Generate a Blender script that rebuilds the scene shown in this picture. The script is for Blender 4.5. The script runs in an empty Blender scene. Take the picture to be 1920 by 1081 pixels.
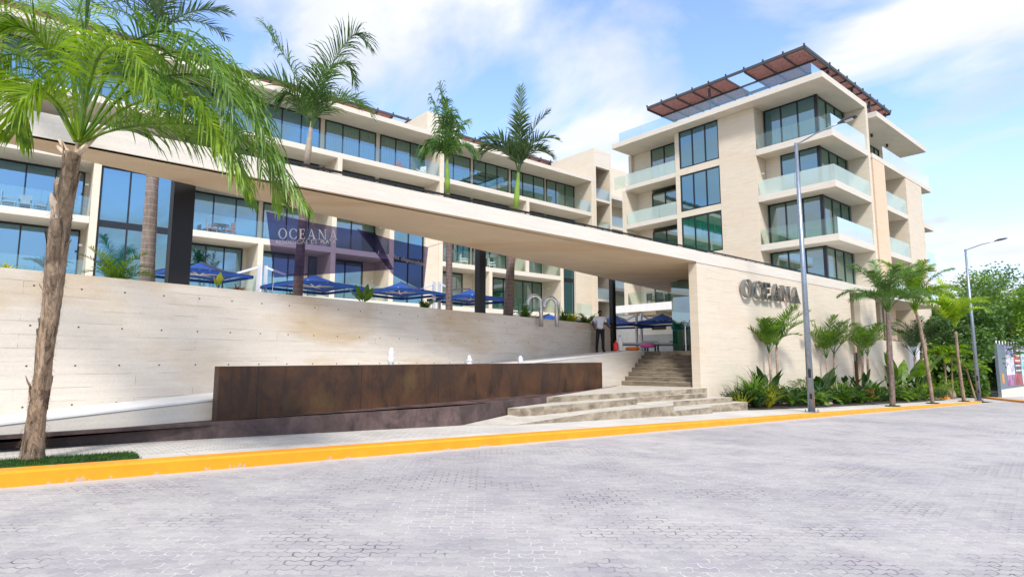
import bpy, bmesh, math, random
from mathutils import Vector, Matrix
R = math.radians
random.seed(7)
scene = bpy.context.scene
# ------------------------------------------------------------------ camera
CAMZ, YAW, PITCH, FPX, CX, CY = 1.42, R(49.6), math.atan(131.5/1105.0), 1105.0, 960.0, 540.5
cam_d = bpy.data.cameras.new("camera"); cam = bpy.data.objects.new("camera", cam_d)
scene.collection.objects.link(cam); scene.camera = cam
cam.location = (0, 0, CAMZ); cam.rotation_euler = (math.pi/2+PITCH, 0, YAW-math.pi/2)
cam_d.sensor_width = 36; cam_d.lens = FPX/1920*36; cam_d.clip_end = 3000; cam_d.clip_start = .05
# ------------------------------------------------------------------ sky + sun
SUN_EL, SUN_AZ = 46.0, 34.0      # azimuth: degrees the sun stands from the -Y axis towards -X
sdir = Vector((-math.sin(R(SUN_AZ))*math.cos(R(SUN_EL)), -math.cos(R(SUN_AZ))*math.cos(R(SUN_EL)), math.sin(R(SUN_EL))))
world = bpy.data.worlds.new("World"); scene.world = world; world.use_nodes = True
wn = world.node_tree.nodes; wl = world.node_tree.links; wn.clear()
def wnode(t, **k):
    n = wn.new(t)
    for a, b in k.items(): setattr(n, a, b)
    return n
wo = wnode('ShaderNodeOutputWorld'); wb = wnode('ShaderNodeBackground')
sky = wnode('ShaderNodeTexSky', sky_type='NISHITA', sun_disc=False, sun_elevation=R(SUN_EL),
            sun_rotation=math.atan2(sdir.x, sdir.y), air_density=1.0, dust_density=.6, ozone_density=2.5)
wt = wnode('ShaderNodeTexCoord')
sep = wnode('ShaderNodeSeparateXYZ'); wl.new(wt.outputs['Generated'], sep.inputs[0])
def wmath(op, a, b=None):
    n = wnode('ShaderNodeMath', operation=op)
    for i, v in enumerate((a, b)):
        if v is None: continue
        if isinstance(v, (int, float)): n.inputs[i].default_value = v
        else: wl.new(v, n.inputs[i])
    return n.outputs[0]
zz = wmath('ADD', wmath('MAXIMUM', sep.outputs[2], 0.0), .22)
com = wnode('ShaderNodeCombineXYZ')                    # project on a cloud layer overhead
wl.new(wmath('DIVIDE', sep.outputs[0], zz), com.inputs[0]); wl.new(wmath('DIVIDE', sep.outputs[1], zz), com.inputs[1])
n1 = wnode('ShaderNodeTexNoise'); n1.inputs['Scale'].default_value = 2.3; n1.inputs['Detail'].default_value = 8
n1.inputs['Roughness'].default_value = .52; n1.inputs['Distortion'].default_value = .5
mp = wnode('ShaderNodeMapping'); mp.inputs['Location'].default_value = (1.7, 2.9, .3); mp.inputs['Rotation'].default_value = (0, 0, R(20)); mp.inputs['Scale'].default_value = (1, .62, 1)
wl.new(com.outputs[0], mp.inputs[0]); wl.new(mp.outputs[0], n1.inputs['Vector'])
cr = wnode('ShaderNodeValToRGB'); cr.color_ramp.elements[0].position = .40; cr.color_ramp.elements[1].position = .56
wl.new(n1.outputs[0], cr.inputs[0])
n2 = wnode('ShaderNodeTexNoise'); n2.inputs['Scale'].default_value = 2.3; n2.inputs['Detail'].default_value = 6
wl.new(mp.outputs[0], n2.inputs['Vector'])
cc = wnode('ShaderNodeValToRGB'); cc.color_ramp.elements[0].position = .35; cc.color_ramp.elements[1].position = .68
cc.color_ramp.elements[0].color = (5.0, 5.4, 6.5, 1); cc.color_ramp.elements[1].color = (7.6, 7.7, 8.0, 1)
wl.new(n2.outputs[0], cc.inputs[0])
# heavier cumulus low over the horizon
hz = wnode('ShaderNodeMapRange'); hz.inputs[1].default_value = .0; hz.inputs[2].default_value = .34; hz.inputs[3].default_value = .85; hz.inputs[4].default_value = 0
wl.new(sep.outputs[2], hz.inputs[0])
mx0 = wmath('MAXIMUM', hz.outputs[0], cr.outputs[0])
mixf = wmath('MINIMUM', wmath('ADD', wmath('MULTIPLY', mx0, .94), .03), 1.0)
skb = wnode('ShaderNodeMix', data_type='RGBA', blend_type='MULTIPLY'); skb.inputs['Factor'].default_value = 1.0
skb.inputs[7].default_value = (2.25, 2.25, 2.5, 1); wl.new(sky.outputs[0], skb.inputs[6])
mix = wnode('ShaderNodeMix', data_type='RGBA'); wl.new(mixf, mix.inputs['Factor'])
wl.new(skb.outputs[2], mix.inputs[6]); wl.new(cc.outputs[0], mix.inputs[7])
wl.new(mix.outputs[2], wb.inputs[0]); wb.inputs[1].default_value = .10
wl.new(wb.outputs[0], wo.inputs[0])
sl = bpy.data.lights.new("sun", 'SUN'); sl.energy = 3.0; sl.angle = R(10.0); sl.color = (1, .955, .88)
so = bpy.data.objects.new("sun", sl); scene.collection.objects.link(so)
so.rotation_euler = (-sdir).to_track_quat('-Z', 'Y').to_euler(); so.location = (0, -10, 40)
vs = scene.view_settings; vs.view_transform = 'Standard'; vs.look = 'None'; vs.exposure = .58; vs.gamma = 1

# ------------------------------------------------------------------ helpers: pixel -> world
fh = Vector((math.cos(YAW), math.sin(YAW), 0)); cr_ = Vector((math.sin(YAW), -math.cos(YAW), 0))
cw = fh*math.cos(PITCH)+Vector((0, 0, 1))*math.sin(PITCH); cu = -fh*math.sin(PITCH)+Vector((0, 0, 1))*math.cos(PITCH)
def ray(x, y): return cw + cr_*((x-CX)/FPX) + cu*((CY-y)/FPX)
def on_plane(x, y, n, d):
    r = ray(x, y); n = Vector(n); c = Vector((0, 0, CAMZ)); return c + r*((d-n.dot(c))/n.dot(r))
def atY(x, y, v): return on_plane(x, y, (0, 1, 0), v)
def atX(x, y, v): return on_plane(x, y, (1, 0, 0), v)
def atZ(x, y, v): return on_plane(x, y, (0, 0, 1), v)
def atD(x, y, d): return Vector((0, 0, CAMZ)) + ray(x, y)*d
RS, SS = .0265, .0285
def roadz(X): return -RS*X
def walkz(X): return .17-SS*X
def atWalk(x, y): return on_plane(x, y, (SS, 0, 1), .17)
WA = R(12.4); WD = Vector((math.cos(WA), math.sin(WA), 0)); WN = Vector((-math.sin(WA), math.cos(WA), 0)); WK = 12.94*math.cos(WA)
def wp(X, off):       # plan point with abscissa X on the line parallel to the board wall, off metres in front
    return (X, (WK-off+math.sin(WA)*X)/math.cos(WA))

# ------------------------------------------------------------------ mesh collector
class MB:
    def __init__(s): s.v = []; s.f = []
    def quad(s, a, b, c, d):
        i = len(s.v); s.v += [tuple(a), tuple(b), tuple(c), tuple(d)]; s.f.append((i, i+1, i+2, i+3)); return s
    def tri(s, a, b, c):
        i = len(s.v); s.v += [tuple(a), tuple(b), tuple(c)]; s.f.append((i, i+1, i+2)); return s
    def box(s, x0, x1, y0, y1, z0, z1):
        if x1 < x0: x0, x1 = x1, x0
        if y1 < y0: y0, y1 = y1, y0
        if z1 < z0: z0, z1 = z1, z0
        i = len(s.v)
        s.v += [(x0,y0,z0),(x1,y0,z0),(x1,y1,z0),(x0,y1,z0),(x0,y0,z1),(x1,y0,z1),(x1,y1,z1),(x0,y1,z1)]
        s.f += [tuple(i+k for k in q) for q in ((0,3,2,1),(4,5,6,7),(0,1,5,4),(1,2,6,5),(2,3,7,6),(3,0,4,7))]; return s
    def obox(s, o, u, v, w):     # oriented box: origin corner + three edge vectors
        o, u, v, w = map(Vector, (o, u, v, w)); i = len(s.v)
        s.v += [tuple(p) for p in (o, o+u, o+u+v, o+v, o+w, o+u+w, o+u+v+w, o+v+w)]
        s.f += [tuple(i+k for k in q) for q in ((0,3,2,1),(4,5,6,7),(0,1,5,4),(1,2,6,5),(2,3,7,6),(3,0,4,7))]; return s
    def prism(s, poly, z0, z1):  # plan polygon (ccw); z0 / z1 numbers or functions of (x, y)
        f0 = z0 if callable(z0) else (lambda x, y: z0); f1 = z1 if callable(z1) else (lambda x, y: z1)
        n = len(poly); i = len(s.v)
        s.v += [(x, y, f0(x, y)) for x, y in poly] + [(x, y, f1(x, y)) for x, y in poly]
        s.f.append(tuple(i+k for k in reversed(range(n)))); s.f.append(tuple(i+n+k for k in range(n)))
        for k in range(n): s.f.append((i+k, i+(k+1) % n, i+n+(k+1) % n, i+n+k))
        return s
    def bar(s, a, b, w, h=None):
        a, b = Vector(a), Vector(b); h = h or w; t = (b-a).normalized()
        up = Vector((0, 0, 1)) if abs(t.z) < .95 else Vector((0, 1, 0))
        sd = t.cross(up).normalized()*w; up2 = sd.cross(t).normalized()*h
        return s.obox(a-sd/2-up2/2, b-a, sd, up2)
    def tube(s, pts, rad, n=10, cap=True):
        pts = [Vector(p) for p in pts]; rs = rad if isinstance(rad, (list, tuple)) else [rad]*len(pts)
        base = len(s.v); pv = None
        for k, p in enumerate(pts):
            t = (pts[min(k+1, len(pts)-1)]-pts[max(k-1, 0)]).normalized()
            if pv is None: pv = t.orthogonal().normalized()
            pv = (pv - t*pv.dot(t)).normalized(); q = t.cross(pv)
            for j in range(n):
                a = 2*math.pi*j/n; s.v.append(tuple(p + (pv*math.cos(a)+q*math.sin(a))*rs[k]))
        for k in range(len(pts)-1):
            for j in range(n):
                a = base+k*n+j; b = base+k*n+(j+1) % n; s.f.append((a, b, b+n, a+n))
        if cap:
            s.f.append(tuple(base+j for j in reversed(range(n)))); s.f.append(tuple(base+(len(pts)-1)*n+j for j in range(n)))
        return s
    def lathe(s, c, prof, n=16):
        return s.tube([(c[0], c[1], c[2]+z) for r, z in prof], [max(r, .0005) for r, z in prof], n)
    def build(s, name, mat, parent=None, smooth=False, origin=None, bevel=0):
        me = bpy.data.meshes.new(name); o0 = Vector(origin) if origin is not None else (parent_world(parent) if parent else Vector((0, 0, 0)))
        me.from_pydata([(x-o0.x, y-o0.y, z-o0.z) for x, y, z in s.v], [], s.f); me.update()
        if mat: me.materials.append(mat)
        if smooth:
            for p in me.polygons: p.use_smooth = True
        o = bpy.data.objects.new(name, me); scene.collection.objects.link(o)
        if parent: o.parent = parent
        elif origin is not None: o.location = o0
        if bevel:
            m = o.modifiers.new("bevel", 'BEVEL'); m.width = bevel; m.segments = 2; m.limit_method = 'ANGLE'
        return o
class Boxes(MB):      # every box becomes a part of its own
    def __init__(s): s.b = []
    def box(s, *a): s.b.append(a); return s
    def build(s, name, mat, parent=None, **k):
        for a in s.b: MB().box(*a).build(name, mat, parent, **k)
def parent_world(p):
    v = Vector((0, 0, 0))
    while p: v += p.location; p = p.parent
    return v
def tag(o, label=None, cat=None, group=None, kind=None):
    if label: o['label'] = label
    if cat: o['category'] = cat
    if group: o['group'] = group
    if kind: o['kind'] = kind
    return o
def thing(name, label, cat, loc=(0, 0, 0), group=None):
    o = bpy.data.objects.new(name, None); scene.collection.objects.link(o); o.location = loc; o.empty_display_size = .3
    return tag(o, label, cat, group)
def copy_tree(o, parent=None):
    c = o.copy(); scene.collection.objects.link(c)
    if parent: c.parent = parent
    for ch in list(o.children): copy_tree(ch, c)
    return c

# ------------------------------------------------------------------ materials
class NT:
    def __init__(s, name):
        s.m = bpy.data.materials.new(name); s.m.use_nodes = True; s.n = s.m.node_tree.nodes; s.l = s.m.node_tree.links
        s.b = s.n['Principled BSDF']; s.out = s.n['Material Output']
        s.geo = s.n.new('ShaderNodeNewGeometry')
    def node(s, t, **k):
        n = s.n.new(t)
        for a, b in k.items(): setattr(n, a, b)
        return n
    def lk(s, a, b): s.l.new(a, b)
    def math(s, op, a, b=None, c=None, clamp=False):
        n = s.n.new('ShaderNodeMath'); n.operation = op; n.use_clamp = clamp
        for i, v in enumerate((a, b, c)):
            if v is None: continue
            if isinstance(v, (int, float)): n.inputs[i].default_value = v
            else: s.l.new(v, n.inputs[i])
        return n.outputs[0]
    def vec(s, x=0., y=0., z=0.):
        n = s.n.new('ShaderNodeCombineXYZ')
        for i, v in enumerate((x, y, z)):
            if isinstance(v, (int, float)): n.inputs[i].default_value = v
            else: s.l.new(v, n.inputs[i])
        return n.outputs[0]
    def pos(s):
        n = s.n.new('ShaderNodeSeparateXYZ'); s.l.new(s.geo.outputs['Position'], n.inputs[0]); return n.outputs
    def noise(s, vec, scale, detail=4, rough=.55, dist=0):
        n = s.n.new('ShaderNodeTexNoise'); s.l.new(vec, n.inputs['Vector']); n.inputs['Scale'].default_value = scale
        n.inputs['Detail'].default_value = detail; n.inputs['Roughness'].default_value = rough; n.inputs['Distortion'].default_value = dist
        return n.outputs[0]
    def ramp(s, fac, *stops):
        n = s.n.new('ShaderNodeValToRGB'); s.l.new(fac, n.inputs[0]); e = n.color_ramp.elements
        for i, (p, c) in enumerate(stops):
            if i < 2: el = e[i]; el.position = p
            else: el = e.new(p)
            el.color = (c[0], c[1], c[2], 1) if not isinstance(c, (int, float)) else (c, c, c, 1)
        return n.outputs[0]
    def mix(s, fac, a, b, mode='MIX'):
        n = s.n.new('ShaderNodeMix'); n.data_type = 'RGBA'; n.blend_type = mode
        for i, v in ((0, fac), (6, a), (7, b)):
            if isinstance(v, (int, float)): n.inputs[i].default_value = v
            elif isinstance(v, tuple): n.inputs[i].default_value = (v[0], v[1], v[2], 1)
            else: s.l.new(v, n.inputs[i])
        return n.outputs[2]
    def bump(s, h, strength=.3, dist=.02):
        n = s.n.new('ShaderNodeBump'); n.inputs['Strength'].default_value = strength; n.inputs['Distance'].default_value = dist
        s.l.new(h, n.inputs['Height']); s.l.new(n.outputs[0], s.b.inputs['Normal']); return n
    def fin(s, col=None, rough=.6, metal=0, spec=None):
        if col is not None:
            if isinstance(col, tuple): s.b.inputs['Base Color'].default_value = (col[0], col[1], col[2], 1)
            else: s.l.new(col, s.b.inputs['Base Color'])
        if isinstance(rough, (int, float)): s.b.inputs['Roughness'].default_value = rough
        else: s.l.new(rough, s.b.inputs['Roughness'])
        s.b.inputs['Metallic'].default_value = metal
        if spec is not None: s.b.inputs['Specular IOR Level'].default_value = spec
        return s.m
def plain(name, col, rough=.6, metal=0, var=.12, sc=3):
    t = NT(name); f = t.noise(t.geo.outputs['Position'], sc, 5)
    k = t.ramp(f, (.3, 1-var), (.7, 1+0*var))
    return t.fin(t.mix(1.0, col, k, 'MULTIPLY'), rough, metal)
def stone(name, base, board=.0, holes=False, stain=.25, blk=(2.4, .3), tan=(.62, .45, .27)):
    t = NT(name); X, Y, Z = t.pos(); u = t.math('ADD', t.math('MULTIPLY', X, .9767), t.math('MULTIPLY', Y, .2147 if holes else .83))
    uv = t.vec(u, Z, 0)
    br = t.node('ShaderNodeTexBrick', offset=.37, squash=1.0); t.lk(uv, br.inputs['Vector'])
    br.inputs['Scale'].default_value = 1; br.inputs['Brick Width'].default_value = blk[0]; br.inputs['Row Height'].default_value = blk[1]
    br.inputs['Mortar Size'].default_value = .006; br.inputs['Mortar Smooth'].default_value = .3
    br.inputs['Color1'].default_value = (1, 1, 1, 1); br.inputs['Color2'].default_value = (.9, .9, .9, 1)
    br.inputs['Mortar'].default_value = (.35, .3, .25, 1)
    str_ = t.noise(t.vec(t.math('MULTIPLY', u, .6), t.math('MULTIPLY', Z, 9), Y), 1.3, 6, .6)
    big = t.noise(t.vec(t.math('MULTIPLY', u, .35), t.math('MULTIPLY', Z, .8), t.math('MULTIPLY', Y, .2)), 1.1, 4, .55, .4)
    seamv = t.ramp(t.noise(t.vec(t.math('MULTIPLY', u, .7), t.math('MULTIPLY', Z, 2.6), 3.3), 1.7, 3), (.47, 0), (.6, 1))
    c = t.mix(t.ramp(str_, (.35, 0), (.7, 1)), tuple(x*.92 for x in base), tuple(min(1, x*1.03) for x in base))
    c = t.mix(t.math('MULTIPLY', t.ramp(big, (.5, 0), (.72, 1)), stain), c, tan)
    c = t.mix(t.math('MULTIPLY', seamv, board), c, br.outputs['Color'], 'MULTIPLY')
    fine = t.noise(t.geo.outputs['Position'], 28, 4, .7)
    c = t.mix(.22, c, t.ramp(fine, (.3, .55), (.65, 1)), 'MULTIPLY')
    if holes:
        fu = t.math('SUBTRACT', t.math('FRACT', t.math('DIVIDE', t.math('SUBTRACT', u, 3.045-.3475), .695)), .5)
        fz = t.math('SUBTRACT', t.math('FRACT', t.math('DIVIDE', t.math('SUBTRACT', Z, .61-.343), .686)), .5)
        d = t.math('SQRT', t.math('ADD', t.math('POWER', t.math('MULTIPLY', fu, .695), 2), t.math('POWER', t.math('MULTIPLY', fz, .686), 2)))
        hole = t.math('LESS_THAN', d, .017)
        c = t.mix(hole, c, (.07, .06, .06))
    t.bump(t.math('ADD', t.math('MULTIPLY', str_, .6), fine), .25, .01)
    return t.fin(c, .75)
M = {}
M['stone'] = stone('cream stone', (.68, .59, .465), .45, blk=(1.8, .45))
M['stone_plain'] = stone('cream render', (.69, .61, .485), .05, stain=.2)
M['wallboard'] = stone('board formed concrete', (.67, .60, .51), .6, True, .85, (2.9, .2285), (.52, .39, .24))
M['slab'] = stone('pale slab concrete', (.68, .625, .54), .0, stain=.16)
M['soffit'] = stone('bounce tinted soffit concrete', (.70, .545, .36), .0, stain=.75, tan=(.55, .36, .18))  # warm bounced light put into the underside's base colour and tan patches
M['peach'] = stone('peach stone', (.74, .55, .38), .3, stain=.2)
M['white'] = plain('white paint', (.78, .77, .74), .5)
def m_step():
    t = NT('stained and shaded step concrete'); X, Y, Z = t.pos(); nz = t.node('ShaderNodeSeparateXYZ'); t.lk(t.geo.outputs['Normal'], nz.inputs[0])
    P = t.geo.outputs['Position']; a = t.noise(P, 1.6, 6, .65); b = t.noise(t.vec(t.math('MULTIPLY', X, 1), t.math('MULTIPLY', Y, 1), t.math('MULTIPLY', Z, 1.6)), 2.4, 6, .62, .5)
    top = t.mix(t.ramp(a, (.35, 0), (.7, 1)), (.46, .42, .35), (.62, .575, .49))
    side = t.mix(t.ramp(b, (.36, 0), (.66, 1)), (.17, .135, .09), (.42, .355, .26))  # risers: real stain, darkened further in colour to read as shaded
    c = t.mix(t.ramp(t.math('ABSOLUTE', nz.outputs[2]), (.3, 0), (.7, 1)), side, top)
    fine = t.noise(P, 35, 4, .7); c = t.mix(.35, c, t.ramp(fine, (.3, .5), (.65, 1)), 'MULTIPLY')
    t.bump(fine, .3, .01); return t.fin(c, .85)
M['step'] = m_step()
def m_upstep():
    t = NT('shaded plank concrete steps'); X, Y, Z = t.pos(); P = t.geo.outputs['Position']
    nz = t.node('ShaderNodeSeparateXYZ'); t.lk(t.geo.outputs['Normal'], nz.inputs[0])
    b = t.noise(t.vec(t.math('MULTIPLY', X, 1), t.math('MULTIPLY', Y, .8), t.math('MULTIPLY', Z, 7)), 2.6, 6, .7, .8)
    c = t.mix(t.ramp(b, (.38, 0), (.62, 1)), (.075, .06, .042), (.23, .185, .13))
    c = t.mix(t.ramp(nz.outputs[2], (.3, 0), (.7, 1)), c, (.46, .40, .32))  # shade put into colour: risers kept dark, upward treads light
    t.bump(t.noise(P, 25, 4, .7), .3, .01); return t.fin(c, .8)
M['upstep'] = m_upstep()
def m_rust(name, d, l, sc=1.0, dark=False):
    t = NT(name); X, Y, Z = t.pos()
    v = t.vec(t.math('MULTIPLY', X, .8), t.math('MULTIPLY', Y, .8), t.math('MULTIPLY', Z, .8))
    a = t.noise(v, 1.3*sc, 6, .62, .5); b = t.noise(t.geo.outputs['Position'], 14, 5, .7); k = t.noise(t.vec(X, Y, t.math('MULTIPLY', Z, .3)), 2.2, 6, .7, .6)
    c = t.mix(t.ramp(a, (.36, 0), (.66, 1)), d, l)
    c = t.mix(t.math('MULTIPLY', t.ramp(k, (.5, 0), (.66, 1)), .75), c, tuple(x*.35 for x in d))
    g = t.ramp(t.noise(v, .8, 3), (.60, 0), (.74, 1)); c = t.mix(t.math('MULTIPLY', g, .0 if dark else .55), c, (.13, .095, .025))
    c = t.mix(.5, c, t.ramp(b, (.3, .45), (.65, 1)), 'MULTIPLY')
    if not dark:     # vertical sheet joints
        s_ = t.math('ADD', t.math('MULTIPLY', X, .9767), t.math('MULTIPLY', Y, .2147))
        j = t.math('LESS_THAN', t.math('ABSOLUTE', t.math('SUBTRACT', t.math('FRACT', t.math('DIVIDE', s_, 2.44)), .5)), .004)
        c = t.mix(j, c, (.02, .012, .008))
    t.bump(b, .25, .006); return t.fin(c, t.ramp(a, (.3, .45), (.7, .75)))
M['rust'] = m_rust('weathered rusty steel', (.040, .018, .008), (.115, .047, .015))
M['rustkerb'] = m_rust('dark brown steel', (.055, .034, .030), (.15, .095, .085), 2, True)
M['black'] = plain('black metal', (.004, .004, .005), .55)
M['frame'] = plain('black window frame', (.010, .012, .015), .3)
M['chrome'] = plain('brushed steel', (.62, .62, .63), .22, 1.0, .1)
M['galv'] = plain('galvanised steel', (.34, .40, .47), .42, .75, .25, 8)
M['steel'] = plain('polished steel', (.36, .35, .34), .22, .95, .2, 6)
M['alu'] = plain('silver aluminium', (.72, .73, .76), .35, .3)
M['blue'] = plain('royal blue canvas', (.006, .055, .27), .8, 0, .15)
M['grate'] = plain('charcoal', (.06, .06, .065), .6)
M['interior'] = plain('room wall', (.20, .215, .20), .9)
M['soil'] = plain('planter soil', (.06, .045, .03), .95, 0, .4, 9)
def m_glass(name, tint, fac, rough=.0, gcol=(.95, 1, 1), body=None):
    t = NT(name); tr = t.node('ShaderNodeBsdfTransparent'); tr.inputs[0].default_value = (*tint, 1)
    gl = t.node('ShaderNodeBsdfGlossy'); gl.inputs[0].default_value = (*gcol, 1); gl.inputs['Roughness'].default_value = rough
    lw = t.node('ShaderNodeLayerWeight'); lw.inputs[0].default_value = .18
    f = t.math('ADD', t.math('MULTIPLY', lw.outputs['Fresnel'], 1-fac), fac, clamp=True)
    ms = t.node('ShaderNodeMixShader'); t.lk(f, ms.inputs[0]); t.lk(tr.outputs[0], ms.inputs[1]); t.lk(gl.outputs[0], ms.inputs[2])
    if body:
        df = t.node('ShaderNodeBsdfDiffuse'); df.inputs[0].default_value = (*body, 1); m2 = t.node('ShaderNodeMixShader'); m2.inputs[0].default_value = .55
        t.lk(tr.outputs[0], m2.inputs[1]); t.lk(df.outputs[0], m2.inputs[2]); t.lk(m2.outputs[0], ms.inputs[1])
    t.lk(ms.outputs[0], t.out.inputs[0]); return t.m
M['pane'] = m_glass('window glass', (.14, .34, .34), .32, .0, (.52, .80, 1.0), (.006, .075, .085))
M['pane_teal'] = m_glass('teal window glass', (.16, .46, .36), .26, .0, (.86, .92, 1.0), (.010, .17, .10))
M['rail'] = m_glass('balustrade glass', (.88, .96, .94), .05, .0, (.88, .98, 1))
M['railb'] = m_glass('blue balustrade glass', (.80, .91, .96), .12, .0, (.7, .9, 1))
def m_frost():
    t = NT('frosted pale glass'); tr = t.node('ShaderNodeBsdfTransparent'); tr.inputs[0].default_value = (.88, .96, .94, 1)
    ms = t.node('ShaderNodeMixShader'); ms.inputs[0].default_value = .40
    t.fin((.66, .76, .72), .15); t.lk(tr.outputs[0], ms.inputs[1]); t.lk(t.b.outputs[0], ms.inputs[2]); t.lk(ms.outputs[0], t.out.inputs[0]); return t.m
M['frost'] = m_frost()
def m_curtain():
    t = NT('sheer curtain'); X, Y, Z = t.pos()
    w = t.noise(t.vec(t.math('MULTIPLY', t.math('ADD', X, Y), 6), 0, 0), 2, 2)
    return t.fin(t.mix(t.ramp(w, (.35, 0), (.65, 1)), (.22, .34, .31), (.42, .53, .48)), .9)
M['curtain'] = m_curtain()
def m_wood():
    t = NT('red brown timber slats'); X, Y, Z = t.pos()
    a = t.noise(t.vec(t.math('MULTIPLY', X, 2), t.math('MULTIPLY', Y, 2), Z), 3, 4)
    return t.fin(t.mix(t.ramp(a, (.3, 0), (.7, 1)), (.22, .085, .075), (.42, .19, .16)), .55)
M['wood'] = m_wood()
def m_leaf(name, c1, c2, trans=.45, sc=1.5):
    t = NT(name); oi = t.node('ShaderNodeObjectInfo')
    a = t.noise(t.geo.outputs['Position'], sc, 4, .6); b = t.noise(t.geo.outputs['Position'], sc*9, 2)
    f = t.math('ADD', t.math('MULTIPLY', a, .65), t.math('MULTIPLY', b, .35))
    c = t.mix(t.ramp(f, (.38, 0), (.62, 1)), c1, c2)
    t.fin(c, .42); tl = t.node('ShaderNodeBsdfTranslucent'); t.lk(t.mix(1.0, c, (1.15, 1.2, .5), 'MULTIPLY'), tl.inputs[0])
    ms = t.node('ShaderNodeMixShader'); ms.inputs[0].default_value = trans
    t.lk(t.b.outputs[0], ms.inputs[1]); t.lk(tl.outputs[0], ms.inputs[2]); t.lk(ms.outputs[0], t.out.inputs[0]); return t.m
M['leafy'] = m_leaf('bright palm leaf', (.055, .15, .008), (.28, .42, .015))
M['leaflime'] = m_leaf('lime palm leaf', (.13, .26, .01), (.46, .60, .03), .5)
M['leafmid'] = m_leaf('mid palm leaf', (.045, .125, .012), (.19, .33, .03), .4)
M['leafd'] = m_leaf('deep palm leaf', (.035, .095, .02), (.13, .25, .045), .35)
M['leafb'] = m_leaf('bluish palm leaf', (.03, .075, .03), (.11, .19, .07), .35)
M['leafg'] = m_leaf('garden leaf', (.04, .11, .010), (.17, .30, .025), .35, 3)
M['leafdk'] = m_leaf('dark garden leaf', (.012, .045, .012), (.05, .12, .025), .25, 3)
M['leafyel'] = m_leaf('yellow leaf', (.35, .38, .02), (.62, .60, .04), .4, 3)
M['leafred'] = m_leaf('orange red leaf', (.25, .05, .01), (.55, .25, .02), .3, 6)
M['treeleaf'] = m_leaf('tree leaf', (.06, .15, .012), (.24, .38, .03), .4, .5)
M['treedark'] = m_leaf('dark tree leaf', (.025, .08, .014), (.11, .21, .03), .3, .5)
M['treegrey'] = m_leaf('grey green tree leaf', (.07, .15, .06), (.23, .35, .18), .3, .6)
def m_bark(name, d, l, ring=8, amt=.5):
    t = NT(name); X, Y, Z = t.pos(); 
    z = t.math('ADD', Z, t.math('MULTIPLY', t.noise(t.geo.outputs['Position'], 3, 3), .08))
    rg = t.ramp(t.math('FRACT', t.math('MULTIPLY', z, ring)), (0, 0), (.16, 1))
    a = t.noise(t.vec(t.math('MULTIPLY', X, 9), t.math('MULTIPLY', Y, 9), t.math('MULTIPLY', Z, 1.6)), 1.6, 6, .7, .8)
    c = t.mix(t.ramp(a, (.36, 0), (.64, 1)), d, l); c = t.mix(t.math('MULTIPLY', t.math('SUBTRACT', 1, rg), amt), c, tuple(min(1, x*1.9) for x in l) if amt > .4 else tuple(x*.4 for x in d))
    t.bump(a, .7, .02); return t.fin(c, .85)
M['barkring'] = m_bark('ringed grey palm bark', (.15, .115, .095), (.28, .225, .19), 7, .6)
M['barkring_r'] = m_bark('ringed red brown palm bark', (.10, .065, .055), (.20, .14, .12), 7, .6)
M['barkhero'] = m_bark('flaking fibrous palm bark', (.07, .045, .03), (.44, .32, .215), 3, .2)
M['barkthin'] = m_bark('brown palm bark', (.15, .10, .07), (.40, .29, .21), 5, .3)
M['barkdark'] = m_bark('dark palm bark', (.09, .065, .055), (.27, .20, .17), 5, .3)
M['husk'] = m_bark('pale peeling husk', (.34, .22, .12), (.80, .67, .52), 1, .0)
M['fibre'] = m_bark('brown coir fibre', (.12, .075, .04), (.36, .24, .13), 1, .0)
M['stemgreen'] = plain('green crownshaft', (.22, .36, .04), .45, 0, .3, 4)
M['stempale'] = plain('pale crownshaft', (.42, .36, .28), .6, 0, .3, 6)
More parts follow.
